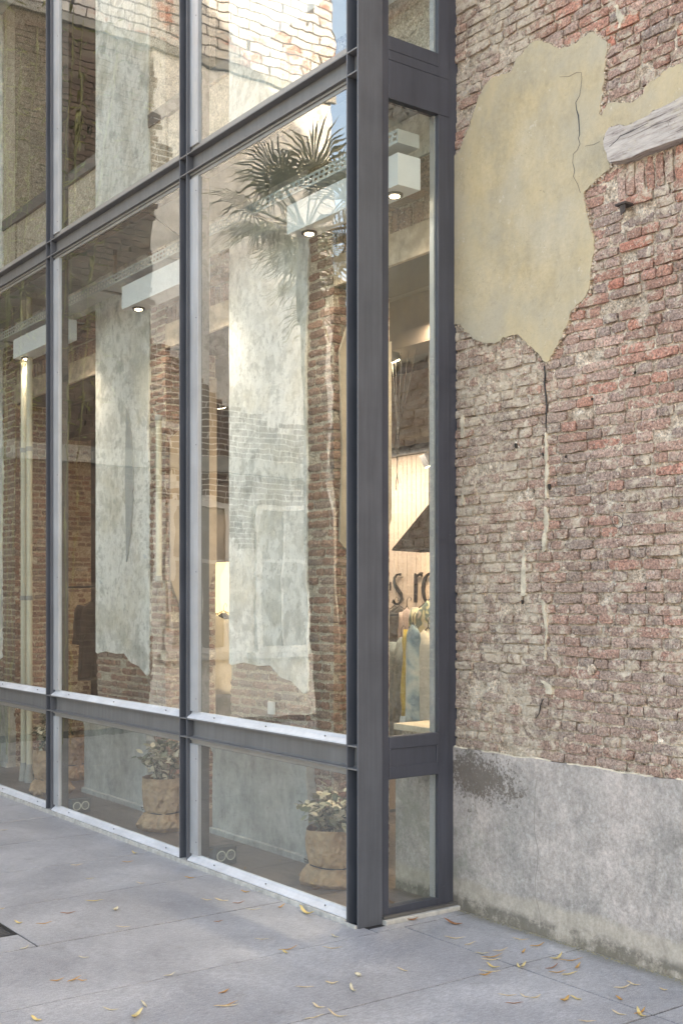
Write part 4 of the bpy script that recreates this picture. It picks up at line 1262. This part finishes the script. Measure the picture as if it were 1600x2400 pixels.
# upper storey: lining seen through the top panes
up = MB().box((-9, 2.2, 4.4), (JAMB, 2.3, 7.4)).obj('upper_back_wall', simple('green_grey_lining', (.09, .1, .075), .6, var=.3, scale=3)); struct(up)
st = MB()
for k in range(16):
    x = -9 + k * .55
    st.tube([(x, 2.19, 4.5), (x + 1.8, 2.19, 7.3)], .008, 5)
st.obj('lining_seam', MT['black'], up)
struct(MB().box((-9, .672, 4.25), (3, 2.3, 4.4)).obj('upper_floor', MT['concrete']))
hv = thing('upper_duct', 'pale square duct behind the top side window', 'duct')
MB().box((-1.3, .30, 4.9), (-.22, .62, 5.12)).obj('duct_body', MT['lbox'], hv, bevel=.003)
MB().box((-1.2, .4, 5.12), (-1.17, .43, 7.3)).obj('duct_hanger', MT['galv'], hv)

# sockets
def socket(x, y0, zz, lab):
    t = thing('floor_socket', lab, 'power socket', 'double power sockets at the foot of the mullions')
    MB().box((x - .07, y0, .0115), (x, y0 + .15, .115)).obj('socket_box', simple('socket_grey', (.13, .135, .14), .5), t, bevel=.002)
    for k in (0, 1):
        yc = y0 + .042 + k * .066; P = []
        mb = MB(); pts = []
        for q in range(21):
            a = 2 * PI * q / 20; pts.append((x + .003, yc + .029 * math.cos(a), .064 + .029 * math.sin(a)))
        mb.tube(pts, .0035, 6); mb.obj('socket_ring', simple('ring_white', (.6, .6, .5), .4), t)
        MB().bar((x, yc, .064), (x + .002, yc, .064), .025, 18).obj('socket_face', simple('face_grey', (.22, .23, .23), .4), t)
        MB().bar((x + .002, yc - .009, .066), (x + .0035, yc - .009, .066), .003, 6).bar((x + .002, yc + .009, .066), (x + .0035, yc + .009, .066), .003, 6).obj('socket_holes', MT['black'], t)
socket(-1.55, .102, 0, 'grey double socket on the floor in the nearest bay')
socket(-3.66, .102, 0, 'grey double socket on the floor in the middle bay')
tag(MB().box((-.17, .17, .0115), (-.07, .225, .085)).obj('floor_box', MT['darkgrey'], bevel=.002), 'small dark box on the floor behind the lower side window', 'box')

# ---- potted plants wrapped in kraft paper
def leaf_mesh(L, wd, fold=.25, curl=.15, n=4, name='leaf'):
    V = []; F = []
    for i in range(n + 1):
        t = i / n; w_ = wd * math.sin(PI * min(.97, .06 + t * .94)) ** .8 * .5
        z = curl * L * t * t
        V += [(L * t, -w_, z + w_ * fold), (L * t, 0, z), (L * t, w_, z + w_ * fold)]
    for i in range(n):
        a = i * 3
        F += [(a, a + 3, a + 4, a + 1), (a + 1, a + 4, a + 5, a + 2)]
    return MB().add(V, F)
LEAFV = [leaf_mesh(.058, .038, .3, c, 3) for c in (.1, -.2, .3)]
LEAFM = []
for l_ in LEAFV:
    me = l_.mesh('leaf', True, False); me.materials.append(MT['leafy']); LEAFM.append(me)
def bag(cx, cy, r0, h, t, seed):
    rg = random.Random(seed); nu = 40; prof = [(0, 1.12), (.08, 1.22), (.2, 1.08), (.28, .93), (.33, .87), (.38, .93), (.6, 1.0), (.8, 1.02), (1, 1.0)]
    V = []; F = []
    for j, (v, s_) in enumerate(prof):
        for i in range(nu):
            a = 2 * PI * i / nu
            cr_n = noise.noise(Vector((math.cos(a) * 2.2, math.sin(a) * 2.2, v * 5 + seed))) * (.22 if v < .3 else .10) + noise.noise(Vector((math.cos(a) * 7, math.sin(a) * 7, v * 12 + seed))) * (.14 if v < .35 else .035)
            rr = r0 * (s_ + cr_n)
            rr += r0 * .05 * abs(math.sin(a * 5.5 + 3 * v + seed)) * (1.6 if v < .3 else .5)
            V.append((cx + rr * math.cos(a), cy + rr * math.sin(a), .012 + h * v + (.01 * noise.noise(Vector((a, seed, 0))) if j == len(prof) - 1 else 0)))
    for j in range(len(prof) - 1):
        for i in range(nu):
            F.append((j * nu + i, j * nu + (i + 1) % nu, (j + 1) * nu + (i + 1) % nu, (j + 1) * nu + i))
    o = MB().add(V, F).obj('paper_bag', MT['kraft'], t)
    MB().bar((cx, cy, h * .75), (cx, cy, h * .9), r0 * .93, 24).obj('soil', simple('potting_soil', (.03, .022, .016), 1), t)
    pts = [(cx + r0 * .9 * math.cos(a), cy + r0 * .9 * math.sin(a), .012 + h * .335 + .003 * math.sin(3 * a)) for a in [2 * PI * k / 30 for k in range(31)]]
    mb = MB().tube(pts, .004, 6)
    kx, ky = cx - r0 * .72, cy - r0 * .58; kz = h * .335 + .012
    for s1 in (-1, 1):
        mb.tube([(kx, ky, kz), (kx - .03, ky + .0 + s1 * .02, kz + .018), (kx - .035, ky + s1 * .012, kz - .004), (kx, ky, kz)], .003, 5)
        mb.tube([(kx, ky, kz), (kx - .02, ky - .01 * s1, kz - .03), (kx - .035, ky - .02 * s1, kz - .06)], .0028, 5)
    mb.obj('black_string', MT['black'], t)
def plant(cx, cy, r0, h, label, seed, nleaf, indiv, spread=1.0, fh=.22, left=0.0):
    t = thing('potted_plant', label, 'potted plant', 'leafy plants wrapped in kraft paper behind the glass')
    bag(cx, cy, r0, h, t, seed)
    rg = random.Random(seed)
    stems = MB(); rest = MB()
    from mathutils import Euler
    for s_ in range(max(9, nleaf // 14)):
        a = rg.uniform(0, 2 * PI); rad = rg.uniform(.3, 1.25) * r0 * spread; 
        if rg.random() < left: a = PI + rg.uniform(-.5, .5); rad *= 1.55
        hz = fh * (1 - .5 * (rad / (1.7 * r0)) ** 2) * rg.uniform(.6, 1.1)
        p0 = Vector((cx + .3 * r0 * math.cos(a), cy + .3 * r0 * math.sin(a), h * .88)); p2 = Vector((cx + rad * math.cos(a), min(.62, cy + rad * math.sin(a)), h * .95 + hz))
        p2.y = max(p2.y, .11)
        p1 = p0.lerp(p2, .5) + Vector((0, 0, .05))
        pts = [p0.lerp(p1, .5), p1, p1.lerp(p2, .5) + Vector((0, 0, .01)), p2]
        stems.tube([p0] + pts, [.0035, .003, .0026, .002, .0014], 5)
        for k in range(14):
            u = rg.uniform(.1, 1); seg = p0.lerp(p2, u) + Vector((0, 0, .05 * math.sin(PI * u))) + Vector((rg.gauss(0, .02), rg.gauss(0, .02), rg.gauss(0, .015)))
            seg.y = min(.60, max(.12, seg.y))
            rot = (rg.uniform(-.7, .7), rg.uniform(-.5, .9), rg.uniform(0, 2 * PI)); sc = rg.uniform(.6, 1.25); k_ = rg.randrange(3)
            if indiv:
                inst('leaf', LEAFM[k_], t, seg, rot, (sc,) * 3)
            else:
                mtx = Matrix.Translation(seg) @ Euler(rot).to_matrix().to_4x4() @ Matrix.Diagonal((sc, sc, sc, 1))
                rest.cur = rg.uniform(.01, 1); rest.add([mtx @ Vector(v) for v in LEAFV[k_].v], LEAFV[k_].f)
    stems.obj('stems', simple('brown_stem', (.12, .1, .06), .8), t)
    if rest.v: rest.obj('foliage', MT['leafy'], t, fix=False, smooth=True, kind='stuff')
plant(-.80, .44, .155, .31, 'potted plant in crumpled kraft paper nearest the corner post', 31, 420, True, 1.35, .24, .3)
plant(-2.77, .40, .145, .36, 'potted plant in kraft paper behind the middle bay, right of the plastered pier foot', 32, 240, False, 1.0, .3, .2)
plant(-4.68, .36, .14, .36, 'potted plant in kraft paper half hidden by the third mullion', 33, 200, False, 1.0, .3, .3)
plant(-5.3, .80, .15, .40, 'potted plant standing inside the opening left of the middle pier', 34, 240, False, 1.1, .36, .1)

# ================================================================== THE COURTYARD THAT THE GLASS REFLECTS
wing = thing('courtyard_wing', 'tall brick wing across the courtyard, seen only mirrored in the glass front', 'building')
XR = -9.05
MB().box((XR - 6, -6.3, -.03), (XR, .64, 8.8)).obj('brick_wall', simple('dimmed_wing_mortar', (.2, .17, .14), .95, var=.3), wing)  # colour darkened to dim the reflection in the left panes
wb = MB(); rg = random.Random(77)
z = .1
while z < 8.6:
    y = -6.3 + rg.uniform(0, .15)
    while y < 0:
        L = rg.uniform(.12, .24); 
        if rg.random() > .05 and (y > -3.5 or noise.noise(Vector((y * .35, z * .45, 4.4))) > .22) and z < 8.7:
            wb.cur = rg.uniform(.01, 1); wb.box((XR, y, z), (XR + .012 + rg.uniform(0, .006), min(y + L, 0), z + .062))
        y += L + .015
    z += .078
wb.obj('bricks', simple('dimmed_wing_brick', (.15, .11, .09), .9, var=.5, scale=7), wing, kind='stuff')  # bricks darkened in colour so the left panes mirror less light
def mk_white_brick():
    m = M('whitewashed_brick', .8)
    a = m.step(m.noise(2.5, 8, .7), .52, .6)
    sw_ = m.n('ShaderNodeCombineXYZ'); X_, Y_, Z_ = m.xyz()[:3]; m.l(Y_, sw_.inputs[0]); m.l(Z_, sw_.inputs[1])
    bt_ = m.n('ShaderNodeTexBrick'); m.l(sw_.outputs[0], bt_.inputs['Vector']); bt_.inputs['Scale'].default_value = 1
    bt_.inputs['Brick Width'].default_value = .34; bt_.inputs['Row Height'].default_value = .13; bt_.inputs['Mortar Size'].default_value = .012
    base_ = m.mix(a, (.66, .65, .63), (.5, .2, .15))
    m.col(m.mix(bt_.outputs['Fac'], base_, (.1, .09, .09))); m.bump(m.noise(40, 5, .6), .5, .01)
    return m.m
MB().box((XR - 6, -6.3, 8.8), (XR + .004, .64, 13)).obj('whitewashed_top', mk_white_brick(), wing)
cren = MB()
cren.box((XR + .0, -6.3, 3.3), (XR + .10, 0, 3.5)).box((XR + .0, -6.35, 8.7), (XR + .06, 0, 8.8))
cren.obj('string_course', MT['concrete'], wing)
MB().box((XR, -6.3, 0), (XR + .009, -3.45, 8.69)).obj('pale_render', mk_pier('wing_render', (.5, .5, .49), (.85, .85, .83), .12), wing)
for k in range(2):
    y0 = -5.9 + k * 1.35
    for z0, z1 in ((.9, 2.9),):
        f = MB().box((XR + .02, y0, z0), (XR + .08, y0 + .07, z1)).box((XR + .02, y0 + .83, z0), (XR + .08, y0 + .9, z1)).box((XR + .02, y0 + .07, z0), (XR + .08, y0 + .83, z0 + .07)).box((XR + .02, y0 + .07, z1 - .07), (XR + .08, y0 + .83, z1)).box((XR + .02, y0 + .42, z0 + .07), (XR + .06, y0 + .47, z1 - .07)).obj('window', simple('white_joinery', (.7, .7, .68), .5, var=.03), wing)
        f2 = MB().box((XR + .015, y0 + .07, z0 + .07), (XR + .035, y0 + .83, z1 - .07)).obj('window_pane', simple('curtained_pane', (.3, .3, .29), .3, var=.3, scale=2), f)
        MB().box((XR + .036, y0 + .07, (z0 + z1) / 2 + .2), (XR + .055, y0 + .83, (z0 + z1) / 2 + .25)).box((XR - .0, y0 - .1, z0 - .09), (XR + .14, y0 + 1.0, z0)).obj('glazing_bar', MT['white_in'], f)
low = thing('low_outbuilding', 'low pitched roof building beyond the wing, seen only mirrored in the glass front', 'building')
MB().box((-16, -14, -.03), (-9.6, -6.35, 4.6)).obj('wall', mk_pier('outbuilding_render', (.4, .38, .34), (.68, .64, .56), .6), low)
MB().prism([(-16, 4.6), (-9.3, 4.6), (-9.3, 4.75), (-12.6, 6.4), (-16, 4.75)], -14, -6.36).obj('roof', simple('slate_roof', (.08, .08, .085), .6), low)
def palm(cx, cy, zc, nf, L, label, seed, mat, nm='palm_tree'):
    t = thing(nm, label, 'palm tree')
    rg = random.Random(seed)
    MB().tube([(cx + .3, cy - .1, -.03), (cx + .15, cy - .05, zc * .4), (cx, cy, zc)], [.17, .14, .12], 12).obj('trunk', MT['bark'], t)
    fr_ = MB()
    for k in range(nf):
        a = 2 * PI * k / nf + rg.uniform(-.2, .2); el = rg.uniform(-.5, 1.1)
        d = Vector((math.cos(a) * math.cos(el), math.sin(a) * math.cos(el), math.sin(el)))
        hub = Vector((cx, cy, zc)) + d * L * .5
        fr_.cur = rg.uniform(.01, 1)
        fr_.tube([(cx, cy, zc), hub], .012, 4)
        up_ = Vector((0, 0, 1)); side = d.cross(up_).normalized(); up2 = side.cross(d).normalized()
        for q in range(26):
            b = (q / 25 - .5) * 4.2
            dd = (d * math.cos(b) + side * math.sin(b)).normalized(); ll = L * .55 * (1 - .2 * abs(b) / 2.1) * rg.uniform(.85, 1.1)
            n_ = dd.cross(up2).normalized() * .012
            tip = hub + dd * ll + Vector((0, 0, -.18 * L * rg.uniform(.4, 1)))
            mid_ = hub + dd * ll * .6
            fr_.add([hub - n_ * .4, hub + n_ * .4, mid_ + n_, mid_ - n_, tip], [(0, 1, 2, 3), (3, 2, 4)])
    fr_.obj('fronds', mat, t, fix=False, kind='stuff')
palm(-5.6, -3.5, 5.5, 22, 1.2, 'fan palm in the courtyard, mirrored in the nearest big pane', 51, MT['palm'])
palm(-7.0, -4.9, 5.5, 24, 1.2, 'second fan palm farther off, mirrored lower in the nearest pane', 52, MT['palm'])
bt = thing('bamboo_clump', 'yellow green bamboo clump against the wing, mirrored in the far left panes', 'bamboo')
cm = MB(); lm = MB(); rg = random.Random(60)
for k in range(16):
    x = -7.9 + rg.gauss(0, .3); y = -1.2 + rg.gauss(0, .45); h = rg.uniform(6, 9); dx, dy = rg.gauss(0, .5), rg.gauss(0, .4)
    pts = [(x + dx * (q / 6) ** 2, y + dy * (q / 6) ** 2, h * q / 6) for q in range(7)]
    cm.tube(pts, .009, 6)
    for q in range(90):
        u = rg.uniform(.45, 1.0); i = min(5, int(u * 6)); p = Vector(pts[i]).lerp(Vector(pts[i + 1]), u * 6 - i) + Vector((rg.gauss(0, .25), rg.gauss(0, .25), rg.gauss(0, .15)))
        d = Vector((rg.gauss(0, 1), rg.gauss(0, 1), -rg.uniform(.1, 1))).normalized() * rg.uniform(.1, .2); n_ = d.orthogonal().normalized() * .011
        lm.cur = rg.uniform(.01, 1); lm.add([p, p + d * .5 + n_, p + d, p + d * .5 - n_], [(0, 1, 2, 3)])
cm.obj('canes', simple('bamboo_cane', (.25, .25, .1), .5), bt, kind='stuff'); lm.obj('foliage', MT['bamboo'], bt, fix=False, kind='stuff')

# ================================================================== FALLEN LEAVES
def mk_fallen(name, a, b):
    m = M(name, .7, 0, .3)
    m.b.inputs['Base Color'].default_value = (*a, 1)
    c = m.ramp(m.noise(45, 3, .6), [(.35, a), (.65, b)])
    m.col(c); return m.m
LC = {'straw': mk_fallen('straw_leaf', (.74, .62, .42), (.56, .42, .25)), 'yellow': mk_fallen('yellow_leaf', (.66, .48, .17), (.6, .5, .28)),
      'orange': mk_fallen('orange_leaf', (.5, .24, .07), (.55, .36, .14)), 'brown': mk_fallen('brown_leaf', (.27, .12, .06), (.42, .22, .12)), 'pale': mk_fallen('pale_leaf', (.66, .6, .45), (.5, .42, .28))}
c5 = lambda x, y: (1040 + x / 2.8, 1650 + y / 2.8)
c7 = lambda x, y: (500 + x / 2.613, 1950 + y / 2.613)
c6 = lambda x, y: (x / 2.613, 1850 + y / 2.613)
LV = [
 (c5, 0, 1440, 125, 1468, 'brown', 2.4), (c5, 0, 1540, 140, 1545, 'straw', 1), (c5, 135, 1597, 212, 1572, 'straw', 1), (c5, 448, 1547, 560, 1557, 'straw', 1),
 (c5, 562, 1605, 662, 1580, 'orange', 1.2), (c5, 318, 1635, 420, 1612, 'straw', 1), (c5, 200, 1643, 298, 1645, 'pale', 1.2), (c5, 512, 1650, 535, 1625, 'orange', 1.4),
 (c5, 243, 1677, 385, 1655, 'orange', 1), (c5, 245, 1687, 380, 1683, 'straw', 1), (c5, 278, 1718, 368, 1748, 'yellow', 1.6), (c5, 225, 1765, 372, 1770, 'straw', 1),
 (c5, 232, 1795, 320, 1780, 'orange', 1.4), (c5, 482, 1718, 508, 1748, 'yellow', 1.3), (c5, 510, 1745, 540, 1712, 'yellow', 1.5), (c5, 695, 1697, 775, 1655, 'yellow', 1.8),
 (c5, 740, 1692, 915, 1683, 'orange', .8), (c5, 662, 1755, 748, 1718, 'brown', .9), (c5, 865, 1755, 895, 1720, 'orange', 1.5), (c5, 687, 1773, 800, 1762, 'orange', .8),
 (c5, 772, 1795, 880, 1772, 'yellow', 1.2), (c5, 1112, 1880, 1228, 1855, 'straw', 1.2), (c5, 1198, 1832, 1290, 1862, 'straw', 1.2), (c5, 1410, 1880, 1466, 1892, 'straw', 1.4),
 (c5, 1127, 1932, 1170, 1960, 'orange', 1.4), (c5, 352, 1920, 480, 1927, 'straw', .8), (c5, 498, 1915, 565, 1940, 'straw', 1), (c5, 563, 1945, 637, 1922, 'straw', 1.2),
 (c5, 762, 1968, 820, 1935, 'orange', 2.2), (c5, 825, 1933, 905, 1960, 'yellow', 1.5), (c5, 400, 1978, 522, 1973, 'brown', .8), (c5, 1100, 2025, 1198, 2058, 'straw', 1.2),
 (c5, 1247, 2055, 1320, 2008, 'orange', 1.2), (c5, 1268, 2020, 1327, 2082, 'yellow', 1.8), (c5, 880, 2093, 1000, 2097, 'straw', 1), 
 (c7, 165, 370, 228, 377, 'orange', 1.5), (c7, 5, 417, 92, 430, 'straw', .7), (c7, 115, 446, 192, 434, 'brown', .9), (c7, 195, 482, 292, 478, 'pale', .7), (c7, 395, 478, 440, 455, 'orange', 1.3),
 (c7, 528, 480, 622, 525, 'yellow', 2.6), (c7, 0, 560, 60, 552, 'brown', .9), (c7, 250, 664, 340, 667, 'pale', .8), (c7, 398, 738, 515, 710, 'orange', 1), (c7, 418, 738, 455, 757, 'yellow', 1.6),
 (c7, 722, 638, 768, 655, 'pale', 1.2), (c7, 665, 716, 790, 718, 'straw', .8), (c7, 1123, 843, 1190, 867, 'straw', 1), (c7, 868, 880, 900, 900, 'pale', 3.2), (c7, 683, 932, 765, 935, 'straw', 1.6),
 (c7, 840, 950, 875, 998, 'pale', 1.6), (c7, 500, 960, 618, 960, 'straw', .8), (c7, 605, 1066, 685, 1093, 'straw', 1.4), (c7, 700, 1110, 822, 1155, 'straw', 1.3), (c7, 558, 1163, 680, 1132, 'straw', .8),
 (c7, 0, 1083, 150, 1050, 'orange', .9), (c7, 5, 1082, 155, 1073, 'straw', 1), (c7, 30, 1003, 98, 973, 'brown', .9), (c7, 1180, 548, 1255, 541, 'brown', 2),
 (c6, 190, 1408, 258, 1433, 'yellow', 2), (c6, 303, 1187, 395, 1167, 'orange', 1), (c6, 413, 1195, 497, 1158, 'orange', 1.2), (c6, 470, 1175, 535, 1180, 'orange', .9), (c6, 478, 1033, 545, 1040, 'pale', .9),
 (c6, 125, 990, 178, 965, 'pale', 1), (c6, 88, 820, 140, 830, 'yellow', 1.8), (c6, 217, 835, 322, 820, 'orange', .9), (c6, 367, 768, 465, 760, 'brown', 1), (c6, 518, 694, 635, 688, 'yellow', 1),
 (c6, 698, 755, 722, 738, 'pale', 3.6), (c6, 705, 850, 800, 852, 'straw', .7), (c6, 430, 474, 508, 467, 'straw', .9), (c6, 522, 555, 578, 550, 'pale', .9), (c6, 832, 577, 892, 583, 'straw', .8),
 (c6, 745, 452, 818, 447, 'orange', .8), (c6, 808, 390, 842, 402, 'yellow', 1.4), (c6, 1000, 1157, 1075, 1132, 'pale', 1), (c6, 625, 1350, 728, 1363, 'pale', 1.1), (c6, 862, 1310, 897, 1352, 'pale', 1.2),
 (c6, 805, 1425, 877, 1372, 'yellow', 2.6), (c6, 0, 740, 30, 735, 'straw', 1), (c6, 1232, 680, 1300, 685, 'straw', .9), (c6, 1310, 678, 1400, 697, 'straw', .8), (c6, 1338, 1265, 1400, 1238, 'orange', .9),
 (c6, 0, 257, 50, 252, 'straw', .8), (c6, 1128, 545, 1190, 552, 'orange', 1.2)]
MARKS = [('the foot of the corner post', G(860, 2178)), ('the drain grate', (-1.0, -1.42)), ('the foot of the brick wall', (.95, .62)), ('the side window threshold', (.0, .4)),
         ('the second mullion foot', (-1.76, -.05)), ('the third mullion foot', (-3.85, -.05)), ('the slab crossing', (.86, .2)), ('the nearest sill', (-.9, -.05)),
         ('the bottom left corner', G(60, 2390)), ('the bottom right corner', G(1560, 2380)), ('the bottom edge', G(800, 2390))]
ORD = ['nearest', 'second nearest', 'third nearest', 'fourth nearest', 'fifth nearest', 'sixth nearest', 'seventh nearest', 'eighth nearest', 'ninth nearest', 'tenth nearest', 'eleventh nearest']
recs = []
for cv, x0, y0, x1, y1, colr, wf in LV:
    A = G(*cv(x0, y0)); B = G(*cv(x1, y1)); mid = ((A[0] + B[0]) / 2, (A[1] + B[1]) / 2)
    L = math.dist(A, B); wd = max(.0055, min(.024, .0078 * wf))
    ds = sorted((math.dist(mid, m_[1]), i) for i, m_ in enumerate(MARKS))
    recs.append([A, B, L, wd, colr, wf, ds[0][1], ds[0][0]])
grp = {}
for r_ in recs: grp.setdefault((r_[6], r_[4]), []).append(r_)
rg = random.Random(15)
for key, lst in grp.items():
    lst.sort(key=lambda q: q[7])
    for n_, (A, B, L, wd, colr, wf, mi, dd) in enumerate(lst):
        L = min(L, .26)
        nseg = 7; V = []; F = []
        for i in range(nseg + 1):
            t = i / nseg; w_ = wd * max(.06, math.sin(PI * t ** .85)) ** .7 * (.5 if t < .93 else .2)
            bend = .12 * L * math.sin(PI * t) * (1 if n_ % 2 else -1) * .5
            z = .0025 + .02 * wf ** .5 * L / .2 * (abs(2 * t - 1) ** 2) * rg.uniform(.7, 1.1) * (.8 if wf < 1.3 else 1.2) + .0012 * math.sin(9 * t)
            V += [(L * (t - .5), bend - w_, z + w_ * .7), (L * (t - .5), bend, z), (L * (t - .5), bend + w_, z + w_ * .7)]
            F += [(3 * i, 3 * i + 3, 3 * i + 4, 3 * i + 1), (3 * i + 1, 3 * i + 4, 3 * i + 5, 3 * i + 2)] if i < nseg else []
        me = MB().add(V, F).mesh('fallen_leaf', True, False)
        o = link('fallen_leaf', me, LC[colr])
        sd = o.modifiers.new('thickness', 'SOLIDIFY'); sd.thickness = .0006
        zb = .0015 if not (-.11 < (A[0] + B[0]) / 2 < .03 and (A[1] + B[1]) / 2 > .15) else .0235
        o.location = ((A[0] + B[0]) / 2, (A[1] + B[1]) / 2, zb)
        o.rotation_euler = (0, 0, math.atan2(B[1] - A[1], B[0] - A[0]))
        form = 'slender' if wf < 1.1 else ('curled' if wf < 1.8 else 'broad curled')
        lab = '%s %s leaf, %s of its colour to %s' % (form, colr, ORD[min(n_, 10)], MARKS[mi][0])
        tag(o, lab, 'fallen leaf', 'dry leaves scattered on the paving')
# crumbs of mortar and moss along the foot of the wall
cb = MB(); rg = random.Random(8)
for k in range(500):
    x = rg.uniform(-.05, 1.6); y = .632 - abs(rg.gauss(0, .012)); r_ = rg.uniform(.001, .0045)
    cb.cur = rg.uniform(.01, 1)
    cb.add([(x - r_, y - r_, .001), (x + r_, y - r_ * .6, .001), (x + r_ * .5, y + r_, .001), (x, y, .001 + r_)], [(0, 1, 3), (1, 2, 3), (2, 0, 3)])
cb.obj('wall_foot_crumbs', simple('crumb', (.25, .22, .15), .95, var=.4, scale=80), kind='stuff')
